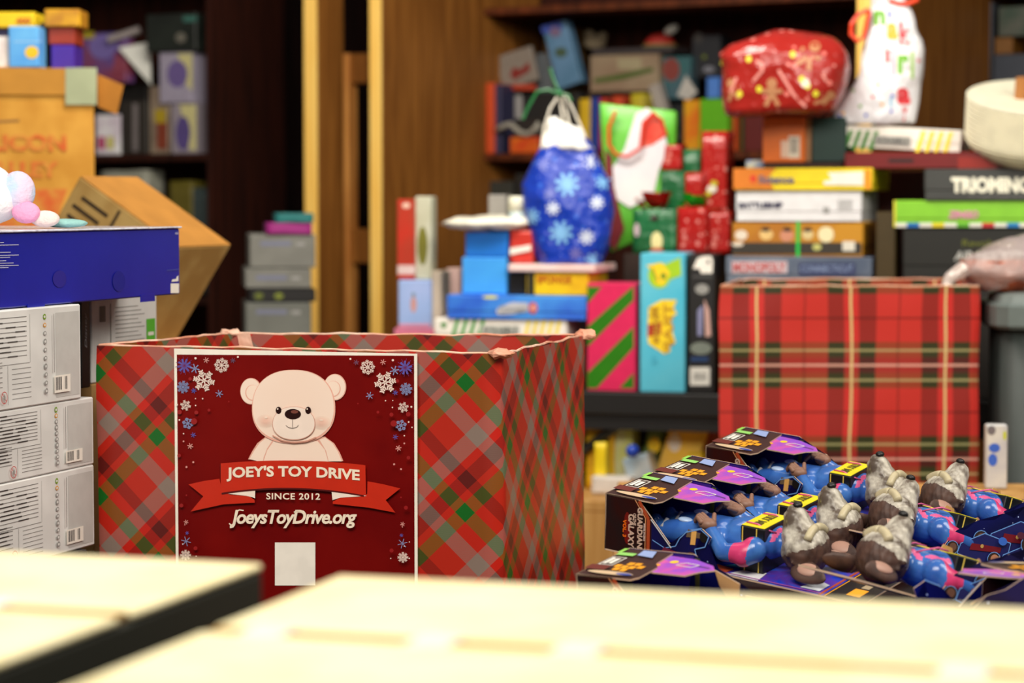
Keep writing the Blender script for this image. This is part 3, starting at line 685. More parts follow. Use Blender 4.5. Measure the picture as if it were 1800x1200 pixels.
xd = shl('toy_box', 'black carton in the shadow behind the small packages, left bookcase', 172, 262, 150, .2, M((18, 14, 10)), t=.2)
xe = shl('toy_package', 'purple and red round plush package on the left bookcase', 146, 226, 60, .05, M((96, 80, 150), .5, 'mottle', c2=(140, 60, 80), scale=9), z=top(xd)+.002, t=.1)
bpd = (xe[0])
a = Art(xe[1]); a.disc(180, 82, 24, 22, M((124, 108, 178))); a.rect(146, 56, 166, 68, M((176, 160, 40))); a.poly([(196, 126), (206, 90), (226, 122)], M((150, 70, 90))); a.done('printed_artwork', xe[0])
Ox = P(208, 152, YS(240)); 
tri = ob('white_card', prism([tuple(Face(frame(Vector((0, YS(235), 0)), 0)).uv(*p)) for p in ((208, 84), (264, 74), (266, 150))], -.003, .003), M((222, 222, 214), .5), None, frame(Vector((0, YS(235), 0)), 0))
tag(tri, 'white triangular piece of card sticking out of the left bookcase', 'card')
tb = ob('silver_tube', tube([P(190, 70, YS(215)), P(246, 52, YS(215))], .014, n=12), M((150, 140, 138), .35), None); tag(tb, 'short silver tube lying on top of the left shelf packages', 'tube')
# grey game boxes low in the gap
g = 'grey boxed sets stacked in the gap left of the pine posts'
zb0 = .72; YG = 7.0
bt2 = root('shelf_stand', 'dark low stand under the grey boxed sets left of the pine post', 'stand', frame(Vector((P(420, 600, YG).x, YG-.02, 0)), R(8)))
ob('stand_body', bmbox(0, .26, 0, .34, 0, zb0, .003), DARKW, bt2)
GB = M((112, 114, 108), .5, 'card'); GB2 = M((124, 124, 118), .5, 'card'); prevz = zb0+.001
LB = ['pale grey boxed set, lowest of the stack left of the pine post', 'black boxed set with yellow marks between grey boxes left of the post', 'pale grey boxed set with blue print, middle of the stack', 'pale grey boxed set with a wide blue title, upper in the stack']
for i, (pt, m, x0) in enumerate(((532, GB, 432), (508, BLACK, 440), (472, GB2, 432), (412, GB2, 440))):
    x = fb('boxed_set', LB[i], 'box', x0, 548, pt, 600, YG, .3, m, yaw=R(8), z=prevz, w=.19, group=g); prevz = top(x)+.0015
    a = Art(x[1]); y0 = pt+12
    if i != 1: a.rect(x0+18, y0, x0+72, y0+8, M((112, 116, 138))); a.rect(x0+80, y0+2, x0+96, y0+8, GREY)
    else: a.disc(x0+15, pt+12, 8, 6, M((90, 100, 20))); a.disc(x0+50, pt+12, 8, 6, M((110, 120, 30)))
    a.done('printed_artwork', x[0])
x = fb('soft_pack', 'magenta folded pack on top of the grey boxed sets', 'pack', 470, 545, 392, 600, YG, .2, M((150, 30, 120), .6), yaw=R(8), z=prevz, w=.13, crump=.002); prevz = top(x)+.002
x = fb('soft_pack', 'teal folded pack topping the grey boxed sets', 'pack', 486, 545, 375, 600, YG, .2, M((20, 110, 110), .6), yaw=R(8), z=prevz, w=.11, crump=.002)

# tilted kraft carton
YT = 5.15; th = R(33); cA = P(140, 310, YT)
Mt = Matrix.Translation(cA) @ Matrix.Rotation(R(-20), 4, 'Z') @ Matrix.Rotation(th, 4, 'Y') @ Matrix.Translation((0, 0, -.30))
tc = root('tilted_carton', 'kraft cardboard carton tipped on its corner with faded black print', 'carton', Mt)
KR = M((204, 170, 106), .8, 'card', c2=(184, 146, 84)); KR_SHADED = M((190, 132, 60), .8, 'card')
ob('carton_body', bmbox(0, .275, 0, .25, 0, .30, .003), KR, tc); ob('shaded_side', bmbox(.001, .274, .001, .249, .30, .302), KR_SHADED, tc)  # darker slab puts this side's shade into the colour; the front is the lit face
ft_ = Face(Mt); FI = M((70, 52, 34))
a = Art(ft_, px=False)
for z, x0, x1 in ((.265, .03, .1), (.24, .02, .09), (.215, .02, .1), (.19, .02, .07)): a.line([(x0, z), (x1, z)], .009, FI)
a.line([(.12, .29), (.12, .16)], .007, FI); a.line([(.135, .25), (.15, .22)], .006, FI); a.line([(.14, .2), (.2, .2)], .008, FI); a.done('faded_print', tc)
lowz = min((Mt @ Vector((x, y, 0))).z for x in (0, .275) for y in (0, .25)); lowz = min(lowz, min((Mt @ Vector((x, y, z))).z for x in (0, .275) for y in (0, .25) for z in (0, .3)))
x = fb('brown_carton', 'plain brown carton hidden under the tipped kraft carton', 'carton', 60, 300, 600, 700, 5.1, .4, KRAFT, yaw=R(-10), z=.622, h=lowz-.622)
# dull toned things behind the kraft carton
for (px0, px1, pyt, c_, lb) in ((180, 262, 300, (150, 150, 136), 'pale grey toy behind the tipped carton'), (300, 340, 318, (96, 86, 20), 'dull yellow toy package behind the tipped carton'), (335, 368, 330, (54, 66, 66), 'slate grey toy package beside the dull yellow one')):
    shl('toy_package', lb, px0, px1, pyt, .1, M(c_, .6), z=ZL[0]+.006, t=.08, crump=.004, cat='toy package')
# ================================================================ MIDDLE PILES on the black folding table
TZ = .741
def tb_(name, label, px0, px1, pyt, off, d, m, z=TZ, yaw=YAW, cat='box', **k):
    return fb(name, label, cat, px0, px1, pyt, 600, tY((px0)/1, off), d, m, yaw=yaw, z=z, **k)
# --- left pile behind the gift bin
bs = tb_('plain_carton', 'plain carton hidden under the striped word game on the black table', 742, 1000, 603, .03, .3, KRAFT, lid=0)
GAME = 'flat game box'
def stripes(a, x0, x1, y0, y1, m, n, slope, duty=.45, dy=0):
    a.up(); st_ = (x1-x0)/n
    for i in range(n):
        xa = x0+st_*i; wv = st_*duty
        a.raw([a.f.uv(xa, y1+dy*(xa-x0)), a.f.uv(xa+wv, y1+dy*(xa-x0)), a.f.uv(xa+wv+slope, y0+dy*(xa-x0)), a.f.uv(xa+slope, y0+dy*(xa-x0))], m)
x = tb_('game_box', 'white game box with green and yellow stripes, low in the left pile', 763, 996, 559, .02, .27, WHITE, z=top(bs)+.001, lid=.35, cat='game box')
a = Art(x[1]); stripes(a, 790, 850, 560, 601, M((60, 160, 60)), 4, 12); stripes(a, 918, 985, 560, 601, M((250, 224, 60)), 5, 10); a.disc(780, 571, 5, 5, GREEN, 14)
a.rect(845, 572, 914, 590, M((196, 198, 190))); a.done('printed_artwork', x[0]); text(x[0], x[1], 'SCRABBLE', (850, 574), (910, 588), M((104, 108, 104)), .02)
c4 = tb_('game_box', 'blue game box with a white title and red numeral on the striped box', 785, 1030, 518, .01, .27, M((42, 92, 214), .4, 'mottle', c2=(70, 150, 240), scale=7), z=top(x)+.001, lid=.3, cat='game box')
a = Art(c4[1]); a.poly([(872, 548), (876, 540), (900, 531), (928, 532), (928, 546), (900, 552), (876, 553)], M((196, 198, 206))); a.disc(937, 541, 8, 10, M((206, 84, 76))); a.disc(862, 522, 14, 3, M((230, 230, 110)), 12); a.done('printed_artwork', c4[0])
text(c4[0], c4[1], 'Connect', (878, 536), (926, 549), M((150, 150, 150)), .01); text(c4[0], c4[1], '4', (933, 535), (941, 547), M((240, 200, 190)), .01)
bl1 = tb_('gift_box', 'tall sky blue box with a slightly stepped top on the blue game', 812, 890, 452, .05, .12, M((70, 170, 246), .4, 'mottle', c2=(60, 150, 240), scale=5), z=top(c4)+.001)
bl2 = tb_('gift_box', 'deeper blue box stacked on the sky blue box under the cream pillow', 818, 892, 407, .055, .11, M((24, 112, 200), .4, 'mottle', c2=(34, 120, 226), scale=6), z=top(bl1)+.001)
pz = top(bl2)+.012
bm = loft(interp([(0, 0, 0, .02, .02), (0, 0, .004, .11, .06), (0, 0, .018, .14, .075), (0, 0, .034, .10, .05), (0, 0, .04, .03, .02)], 3), 28, 2.2, .006, 26)
o = ob('foil_pillow', bm, M((250, 246, 226), .15, 'foil'), None, frame(P(862, 400, tY(862, .09))+Vector((0, 0, 0)), R(-8)), smooth=True); o.location.z = top(bl2)+.004
tag(o, 'shiny cream foil cushion lying on the tall blue boxes', 'cushion')
yb = tb_('game_box', 'yellow boxed set with orange lettering and a black end', 925, 1034, 478, .03, .2, M((246, 208, 26), .4, 'mottle', c2=(224, 168, 20), scale=6), z=top(c4)+.001, cat='game box')
a = Art(yb[1]); a.rect(891+36, 478, 940, 520, M((44, 40, 20))); a.done('printed_artwork', yb[0]); text(yb[0], yb[1], 'SPONGE', (944, 484), (1005, 498), M((190, 90, 10)), .03)
bb = tb_('game_box', 'black box between the sky blue box and the yellow box', 894, 924, 478, .05, .2, BLACK, z=top(c4)+.001, cat='game box')
fl_ = tb_('flat_box', 'thin white and pink box lying on the yellow box under the blue bag', 893, 1046, 464, .02, .22, M((244, 224, 220), .4, 'mottle', c2=(240, 190, 184), scale=5), z=max(top(yb), top(bb))+.001)
rw = tb_('candy_bag', 'small red and white candy bag beside the tall blue boxes', 897, 936, 405, .06, .05, M((206, 60, 50), .3), z=top(fl_)+.001, cat='bag', crump=.003)
a = Art(rw[1]); a.off = .004; a.poly([(897, 436), (934, 430), (934, 440), (897, 448)], WHITE); a.done('white_band', rw[0])
gc = tb_('white_jar', 'white jar with pale lid beside the blue snowflake bag', 0, 0, 0, 0, .01, WHITE) if 0 else None
jz = top(rw); jc = P(909, 372, tY(909, .09))
r = root('jar', 'small cream jar standing behind the foil cushion beside the blue bag', 'jar', frame(Vector((jc.x, jc.y, jz+.002)), 0))
ob('jar_body', loft([(0, 0, 0, .021, .021), (0, 0, .02, .023, .023), (0, 0, .05, .023, .023)], 20, 2), M((190, 206, 206), .3), r, smooth=True)
ob('lid', loft([(0, 0, .05, .024, .024), (0, 0, .085, .024, .024), (0, 0, .09, .02, .02)], 20, 2), M((240, 238, 216), .4), r, smooth=True)
# blue snowflake gift bag
def starprint(bm_src, face, stars, parent, name='snowflake_print', off=.0025):
    pass
bvh_front = lambda o: BVHTree.FromPolygons([v.co.copy() for v in o.data.vertices], [tuple(p.vertices) for p in o.data.polygons])
def drape(obj_, bvh, off=.0015):
    """lay flat art onto a curved front by shifting each vertex along y"""
    me = obj_.data
    for v in me.vertices:
        h = bvh.ray_cast(Vector((v.co.x, -2, v.co.z)), Vector((0, 1, 0)))
        if h[0] is not None: v.co.y = h[0].y-off
        else: v.co.y = max(v.co.y, -.02)
bz = top(fl_)+.002; YB = tY(1000, .11); S_ = YB/FPX
def bagrings(rows, cx0, depth, z0, Y):
    """rows: (py, xleft, xright) silhouette rows, bottom first"""
    out = []
    for i, (py, xl, xr) in enumerate(rows):
        k = Y/FPX; out.append((((xl+xr)/2-cx0)*k, depth[i] if 0 else 0, max(0, P(cx0, py, Y).z-z0), (xr-xl)/2*k, depth[i]))
    return out
bag = root('gift_bag', 'blue gathered gift bag with pale snowflakes and white rope handles', 'gift bag', frame(Vector((P(1000, 460, YB).x, YB, bz)), R(-6)))
rows = [(463, 948, 1062), (440, 938, 1068), (405, 930, 1075), (370, 922, 1078), (345, 918, 1078), (322, 916, 1072), (300, 926, 1062), (275, 938, 1048), (255, 948, 1038), (243, 955, 1032)]
bm = loft(interp(bagrings(rows, 1000, [.06, .065, .07, .07, .068, .06, .05, .04, .032, .026], bz, YB), 4), 40, 2.4, .007, 17)
BLUEB = voro((20, 58, 176), [((60, 106, 214), .20, 1.0), ((120, 140, 214), .10, 1.6)], 30, .3, bump=.03)
bb_ = ob('bag_body', bm, BLUEB, bag, smooth=True); bv = bvh_front(bb_)
rows = [(262, 951, 1042), (248, 950, 1036), (236, 954, 1030), (226, 960, 1020), (212, 962, 985), (204, 965, 976)]
wt = ob('white_tissue', loft(interp(bagrings(rows, 1000, [.036, .038, .034, .026, .014, .006], bz, YB), 3), 30, 2.2, .008, 30), M((255, 254, 250), .6, 'crinkle'), bag, smooth=True)
fb_ = Face(frame(Vector((P(1000, 460, YB).x, YB, bz)), R(-6)))
sf = Art(fb_); LBL = M((130, 190, 240), .4); LW = M((210, 220, 240), .4)
for (cx, cy, r_, m) in ((1000, 324, 20, LBL), (990, 408, 20, LBL), (1034, 416, 13, LW), (1040, 284, 12, LW), (976, 366, 12, LW), (958, 288, 11, M((120, 130, 210))), (1062, 320, 13, LBL), (1052, 356, 12, LW), (938, 380, 14, LBL), (1045, 458, 14, LBL), (1015, 444, 11, M((110, 110, 190))), (970, 340, 9, M((120, 130, 210)))):
    flake(cx, cy, r_, m, r_*.3, 0, .3, 8)
    sf.disc(cx, cy, r_*.45, r_*.45, m, 10)
o = sf.done('snowflake_print', bag); drape(o, bv)
I_ = fb_.I
def L3(px, py, dy=0, face=None): u, v = (face or fb_).uv(px, py); return (u, dy, v)
for k, pts in enumerate(([(952, 262), (957, 225), (968, 190), (985, 165)], [(990, 232), (988, 200), (984, 172), (982, 163)], [(1002, 228), (995, 195), (986, 165)], [(1028, 240), (1012, 205), (998, 175), (988, 163)])):
    ob('rope_handle', tube([L3(x_, y_, -.012+.012*k) for x_, y_ in pts], .0035), M((226, 220, 206), .6), bag)
GRB = M((36, 110, 60), .3)
for pts in ([(985, 166), (965, 158), (945, 162), (928, 192), (920, 210)], [(985, 166), (972, 135), (968, 120)], [(985, 166), (1000, 168), (1005, 178)]):
    ob('green_ribbon', tube([L3(x_, y_, -.016) for x_, y_ in pts], .0045), GRB, bag)
ob('knot', ball(bmesh.new(), L3(985, 165, -.016), .010), GRB, bag, smooth=True)
# small grey box behind jar and items near the bookcase side
gz = top(fl_)+.001
x = tb_('grey_box', 'plain grey box standing behind the jar', 858, 890, 342, .16, .06, M((150, 146, 140), .6), z=gz if 0 else top(c4)+.001)
lp = 'packages stacked near the pine bookcase side'
p0 = tb_('plain_carton', 'pink based carton at the foot of the packages near the bookcase side', 692, 762, 577, .14, .16, M((214, 120, 150), .5))
p1 = tb_('picture_box', 'pale blue box with a small orange figure shape on the pink carton', 700, 757, 492, .145, .1, M((150, 180, 232), .45, 'mottle', c2=(170, 190, 240), scale=6), z=top(p0)+.001)
a = Art(p1[1]); a.disc(727, 535, 5, 14, M((206, 150, 140))); a.disc(727, 518, 3, 4, M((120, 140, 150))); a.rect(701, 569, 756, 575, M((226, 150, 180))); a.done('printed_artwork', p1[0])
p2 = tb_('picture_box', 'tall red book-shaped box standing on the pale blue box', 698, 728, 350, .17, .05, M((196, 50, 34), .4, 'mottle', c2=(176, 60, 40), scale=12), z=top(p1)+.001)
a = Art(p2[1]); a.disc(714, 361, 7, 5, M((236, 200, 180))); a.rect(699, 466, 730, 482, M((226, 200, 196))); a.done('printed_artwork', p2[0])
p3 = tb_('picture_box', 'tall pale box with olive green picture beside the red one', 730, 758, 345, .18, .05, M((190, 190, 164), .4, 'mottle', c2=(206, 206, 186), scale=9), z=top(p1)+.001)
a = Art(p3[1]); a.disc(743, 432, 9, 34, M((120, 118, 40))); a.done('printed_artwork', p3[0])
p4 = tb_('picture_box', 'narrow beige box between the pale blue box and the blue games', 759, 776, 476, .16, .08, M((206, 190, 170), .5))
p5 = tb_('picture_box', 'dusty pink box behind the left end of the blue game', 784, 808, 471, .30, .05, M((206, 172, 164), .5))
# --- striped gift, yellow/blue game, black figure box standing on the table edge
sg = tb_('gift_box', 'gift wrapped in diagonal pink and green stripes on the black table', 1032, 1117, 497, .012, .14, M((224, 44, 96), .3), cat='gift')
a = Art(sg[1]); GS = M((44, 124, 16), .35)
for quad in ([(1033, 504), (1058, 504), (1033, 533)], [(1033, 574), (1114, 502), (1114, 527), (1033, 609)], [(1033, 655), (1114, 574), (1114, 610), (1049, 682), (1033, 682)], [(1089, 682), (1114, 655), (1114, 682)]): a.poly(quad, GS)
a.done('green_stripes', sg[0])
mt = tb_('game_box', 'tall light blue game box with yellow letters standing on end', 1125, 1205, 445, .006, .235, M((96, 196, 220), .35, 'mottle', c2=(72, 184, 214), scale=5), cat='game box', yaw=R(-10))
a = Art(mt[1]); LG = M((164, 208, 20)); YY = M((250, 214, 24)); a.disc(1159, 484, 20, 23, LG); a.poly([(1166, 466), (1196, 452), (1198, 484), (1172, 494)], LG)
a.poly([(1136, 466), (1164, 462), (1178, 480), (1166, 502), (1152, 498), (1150, 478)], YY); a.line([(1146, 470), (1156, 494)], 3, M((140, 130, 20))); a.disc(1166, 485, 5, 6, M((110, 140, 10)))
a.poly([(1163, 527), (1190, 527), (1184, 540), (1190, 552), (1180, 556), (1180, 576), (1184, 590), (1188, 602), (1178, 606), (1178, 618), (1168, 622), (1156, 614), (1140, 604), (1138, 588), (1140, 540), (1150, 534)], YY)
a.poly([(1139, 570), (1163, 566), (1162, 588), (1139, 592)], M((176, 26, 16))); a.disc(1150, 632, 6, 8, M((70, 180, 210))); a.done('printed_artwork', mt[0])
text(mt[0], mt[1], 'Mouse', (1142, 603), (1160, 540), M((190, 140, 10)), .03, rot=90); text(mt[0], mt[1], 'TRAP', (1166, 618), (1184, 532), M((200, 150, 10)), .03, rot=90)
bk = tb_('toy_box', 'tall black toy box with a barcode label, standing beside the light blue game', 1210, 1257, 447, .004, .2, BLACK, yaw=R(-10), cat='toy box')
a = Art(bk[1]); a.poly([(1218, 472), (1226, 454), (1236, 450), (1250, 450), (1253, 458), (1252, 480), (1232, 480), (1230, 472)], WHITE); a.disc(1245, 460, 2.5, 4, BLACK, 10); a.disc(1234, 508, 12, 9, M((150, 150, 146))); a.rect(1217, 484, 1252, 488, M((70, 70, 70)))
a.poly([(1226, 590), (1226, 545), (1236, 535), (1234, 590)], M((130, 132, 170))); a.poly([(1238, 525), (1247, 545), (1250, 590), (1240, 592)], M((200, 160, 150)))
a.disc(1232, 612, 19, 11, M((120, 130, 120))); a.rect(1214, 627, 1245, 635, M((20, 60, 110))); a.rect(1213, 645, 1248, 677, M((230, 230, 222)))
for k in range(9): a.line([(1220+k*2.6, 655), (1220+k*2.6, 668)], 1.2, INK, k == 0)
a.done('printed_artwork', bk[0])
# --- wrapped gifts above them, on a hidden carton
hc = tb_('plain_carton', 'plain dark carton behind the tall boxes carrying the wrapped gifts', 1095, 1262, 446, .29, .26, M((50, 34, 26), .8))
gz = top(hc)+.001
GGR = M((24, 96, 52), .35, 'crinkle', c2=(30, 110, 62)); RW = voro((180, 32, 28), [((226, 140, 130), .24, 1.0), ((206, 90, 80), .22, 1.7)], 34, .25, bump=.012)
g1_ = tb_('gift_box', 'dark green wrapped gift with a red foil bow and a yellow candle print', 1112, 1187, 368, .30, .12, GGR, z=gz, cat='gift', crump=.002)
a = Art(g1_[1]); a.off = .004; a.disc(1155, 424, 10, 17, M((236, 226, 160))); a.disc(1155, 440, 12, 5, M((190, 60, 30))); a.disc(1120, 404, 5, 12, M((200, 180, 186))); a.disc(1151, 383, 7, 4, M((60, 30, 30))); a.done('printed_artwork', g1_[0])
bow(g1_[0], (g1_[2]*.42, .05, g1_[3]+.004), .062, M((224, 30, 24), .15, 'foil'), loops=11)
g2_ = tb_('gift_box', 'square red wrapped gift with a green foil bow', 1190, 1240, 364, .30, .10, RW, z=gz, cat='gift', crump=.002, yaw=R(-30))
bow(g2_[0], (g2_[2]*.4, .03, g2_[3]+.002), .05, M((40, 210, 50), .15, 'foil'), loops=9)
g3_ = tb_('gift_box', 'tall narrow red wrapped gift standing behind the small gifts', 1232, 1276, 230, .42, .10, RW, z=gz, cat='gift', crump=.002)
a = Art(g3_[1]); a.off = .005; a.disc(1252, 332, 9, 7, M((240, 236, 220))); a.disc(1256, 322, 6, 5, M((206, 200, 40))); a.disc(1246, 340, 5, 4, M((206, 200, 40))); a.done('printed_artwork', g3_[0])
g3b = tb_('gift_box', 'small red wrapped gift at the right end beside the board games', 1243, 1281, 372, .30, .08, RW, z=gz, cat='gift', crump=.002)
g4_ = tb_('gift_box', 'green wrapped gift half hidden behind the red foil bow', 1160, 1202, 300, .43, .1, GGR, z=gz, cat='gift', crump=.002)
g5_ = tb_('gift_box', 'small red gift with a white top trim stacked on the half hidden green gift', 1162, 1196, 254, .44, .07, RW, z=top(g4_)+.002, cat='gift', crump=.002)
g6_ = tb_('gift_box', 'dark green gift leaning behind the tall red gift', 1200, 1228, 262, .46, .06, GGR, z=gz, cat='gift', crump=.002)
g7_ = tb_('gift_box', 'little red gift behind the green foil bow', 1203, 1234, 303, .40, .05, RW, z=gz, cat='gift', crump=.0015)
# tote shaped bag with a bearded figure print
YS_ = tY(1120, .47)
Ms = frame(Vector((P(1120, 400, YS_).x, YS_, gz)), R(-8)); sb = root('gift_bag', 'green, red and white gift bag with red handles behind the blue bag', 'gift bag', Ms); fs_ = Face(Ms)
q = [fs_.uv(*p) for p in ((1056, 182), (1190, 196), (1185, 400), (1075, 445))]
bm = bmesh.new(); prism([(x, max(z, .0)) for x, z in q], -.035, .05, bm); bmesh.ops.bevel(bm, geom=bm.edges[:], offset=.004, segments=1, affect='EDGES'); crumple(bm, .004, 14, 4)
sbb = ob('bag_body', bm, M((96, 190, 52), .35, 'mottle', c2=(110, 200, 70), scale=14), sb, smooth=True); bv2 = bvh_front(sbb)
a = Art(fs_); a.off = .04
WB = M((244, 240, 240), .5, 'mottle', c2=(228, 226, 234), scale=8); RR = M((226, 52, 26), .4, 'mottle', c2=(232, 90, 66), scale=40)
a.poly([(1076, 300), (1100, 262), (1120, 200), (1140, 190), (1168, 215), (1176, 262), (1160, 300), (1150, 345), (1110, 365), (1086, 350)], WB)
a.poly([(1125, 262), (1130, 215), (1150, 196), (1165, 210), (1172, 240), (1150, 255)], RR); a.poly([(1066, 262), (1078, 275), (1082, 330), (1100, 400), (1084, 440), (1068, 420)], M((120, 20, 30)))
a.done('printed_artwork', sb)
ob('handle', tube([L3(x_, y_, -.06, fs_) for x_, y_ in ((1086, 196), (1074, 225), (1074, 255), (1086, 272), (1106, 276), (1128, 262))], .005), M((230, 60, 30), .4), sb)
ob('handle', tube([L3(x_, y_, -.055, fs_) for x_, y_ in ((1130, 260), (1136, 215), (1150, 200), (1166, 212), (1174, 240))], .004), M((226, 52, 26), .4), sb)

# ================================================================ RIGHT PILES of board games
hc2 = tb_('plain_carton', 'plain carton hidden behind the tartan bin under the right game stacks', 1272, 1533, 498, .05, .36, KRAFT)
mono = tb_('game_box', 'grey blue game box in clear wrap at the bottom of the right stack', 1275, 1532, 450, .06, .28, M((118, 128, 142), .25, 'mottle', c2=(86, 98, 118), scale=5), z=top(hc2)+.001, lid=.3, cat='game box')
a = Art(mono[1]); a.rect(1286, 459, 1384, 480, M((206, 190, 196))); a.rect(1404, 462, 1504, 484, M((44, 54, 96))); a.done('printed_artwork', mono[0])
text(mono[0], mono[1], 'MONOPOLY', (1289, 461), (1381, 478), M((196, 90, 90)), .03); text(mono[0], mono[1], 'CONNECTICUT', (1408, 466), (1500, 478), M((150, 170, 206)), .0)
gp = tb_('game_box', 'brown and gold game box with small pale heads and a green strap', 1286, 1516, 391, .07, .26, M((170, 104, 30), .4, 'mottle', c2=(196, 138, 30), scale=5), z=top(mono)+.001, lid=.3, cat='game box')
a = Art(gp[1]); a.rect(1287, 426, 1514, 446, M((52, 46, 38)))
for cx, cy, rx, ry, c_ in ((1303, 413, 11, 9, (226, 214, 196)), (1347, 412, 12, 10, (226, 190, 120)), (1383, 414, 12, 11, (206, 140, 110)), (1420, 412, 10, 9, (216, 196, 140)), (1452, 412, 14, 14, (236, 226, 180)), (1436, 434, 8, 6, (190, 190, 110)), (1297, 429, 10, 4, (226, 214, 196))): a.disc(cx, cy, rx, ry, M(c_), 18)
for cx in (1346, 1384, 1420): a.disc(cx, 403, 8, 4, M((60, 34, 20)), 12)
a.rect(1481, 424, 1503, 441, M((220, 216, 200))); a.done('printed_artwork', gp[0])
ax, az = gp[1].uv(1400, 420); ob('green_strap', bmbox(ax, ax+.009, -.003, .262, -.001, gp[3]+.003), M((30, 190, 70), .4), gp[0])
bs_ = tb_('game_box', 'white game box with a dark blue title near the middle of the stack', 1292, 1513, 335, .065, .28, M((228, 228, 230), .4), z=top(gp)+.0035, lid=.3, cat='game box')
a = Art(bs_[1]); a.rect(1447, 364, 1458, 374, GREY)
for k in range(10): a.line([(1474+k*2.6, 351), (1474+k*2.6, 369)], 1.2, GREY, k == 0)
a.done('printed_artwork', bs_[0]); text(bs_[0], bs_[1], 'BATTLESHIP', (1299, 355), (1376, 366), M((30, 28, 70)), .05)
sc_ = tb_('game_box', 'orange and yellow science kit box with a white corner label', 1289, 1532, 296, .055, .30, M((240, 214, 30), .4), z=top(bs_)+.001, lid=.3, cat='game box')
a = Art(sc_[1]); OR_ = M((216, 122, 28)); a.poly([(1289, 296), (1364, 296), (1350, 312), (1360, 332), (1289, 332)], OR_); a.rect(1520, 297, 1531, 332, M((236, 150, 20))); a.poly([(1455, 303), (1518, 301), (1518, 326), (1448, 325), (1448, 318), (1462, 316)], M((240, 238, 226))); a.disc(1324, 314, 6, 7, M((216, 60, 30)))
a.done('printed_artwork', sc_[0]); text(sc_[0], sc_[1], 'Science', (1334, 308), (1396, 322), M((110, 100, 120)), .04)
yb2 = tb_('blank', '', 0, 1, 2, 3, 4, WHITE) if 0 else None
co_ = tb_('toy_box', 'small multicoloured box lying at the back of the science kit', 1309, 1346, 281, .12, .1, M((210, 210, 190), .5, 'mottle', c2=(90, 120, 190), scale=30), z=top(sc_)+.001)
dk = tb_('toy_box', 'flat dark brown box under the orange box with a barcode', 1340, 1480, 286, .10, .18, M((50, 20, 14)), z=top(sc_)+.001)
og = tb_('toy_box', 'bright orange box with a white barcode label under the red gift', 1338, 1412, 206, .10, .16, M((226, 112, 28), .45), z=top(dk)+.001)
a = Art(og[1]); a.rect(1386, 239, 1406, 278, M((232, 222, 206))); a.rect(1373, 247, 1386, 277, M((232, 200, 180)))
for k in range(8): a.line([(1389, 244+k*3.4), (1402, 244+k*3.4)], 1.6, INK, k == 0)
a.done('printed_artwork', og[0])
dg = tb_('toy_box', 'dark teal box standing between the orange box and the striped game', 1424, 1484, 206, .12, .14, M((28, 58, 54), .5), z=top(dk)+.001)
tn = tb_('toy_box', 'thin tan card box between the orange and dark teal boxes', 1413, 1423, 206, .12, .14, M((150, 112, 76), .6), z=top(dk)+.001)
hx = top(og)+.002
YR = tY(1380, .06); Mr = frame(Vector((P(1378, 206, YR).x, YR, hx)), R(-10))
rgift = root('wrapped_gift', 'large rounded red wrapped gift with gingerbread print on the orange box', 'gift', Mr); fr_ = Face(Mr)
rows = [(212, 1288, 1440), (210, 1281, 1452), (196, 1277, 1470), (160, 1270, 1484), (120, 1266, 1490), (96, 1263, 1487), (80, 1282, 1478), (68, 1312, 1466), (58, 1338, 1440)]
bm = loft(interp(bagrings(rows, 1378, [.07, .10, .115, .12, .12, .115, .10, .08, .04], hx, YR), 4), 44, 3.6, .011, 11, seed=3)
RW2 = voro((158, 36, 30), [((226, 130, 120), .20, 1.0)], 30, .2, bump=.02)
rgb = ob('wrapped_body', bm, RW2, rgift, smooth=True); bv3 = bvh_front(rgb)
a = Art(fr_); BRO = M((186, 130, 90), .4); PKS = M((230, 150, 140), .4); YG_ = M((226, 220, 60), .4)
def ginger(cx, cy, s, rot=0):
    c, s2 = math.cos(rot), math.sin(rot); T_ = lambda x, y: (cx+(x*c-y*s2)*s, cy+(x*s2+y*c)*s)
    a.disc(*T_(0, -10), 6*s, 6*s, BRO, 14); a.line([T_(-11, -1), T_(11, -1)], 5*s, BRO); a.line([T_(0, -6), T_(0, 6)], 9*s, BRO); a.line([T_(-2, 5), T_(-7, 15)], 5*s, BRO); a.line([T_(2, 5), T_(7, 15)], 5*s, BRO)
ginger(1362, 165, 1.5); ginger(1428, 100, 1.6, .5); ginger(1292, 160, 1.2, -.2); ginger(1455, 178, 1.2, .8)
for p in ([(1335, 112), (1345, 116), (1346, 128), (1330, 146)], [(1470, 118), (1450, 136), (1456, 146)], [(1374, 128), (1400, 170), (1420, 190)], [(1300, 140), (1290, 165)]): a.line(p, 5, PKS)
for p in ((1271, 111), (1322, 108), (1306, 168), (1340, 160), (1398, 100), (1414, 143), (1424, 155), (1438, 168)): a.disc(p[0], p[1], 5, 6, YG_, 12)
a.disc(1420, 150, 8, 8, M((240, 236, 220), .4), 12); drape(a.done('printed_artwork', rgift), bv3)
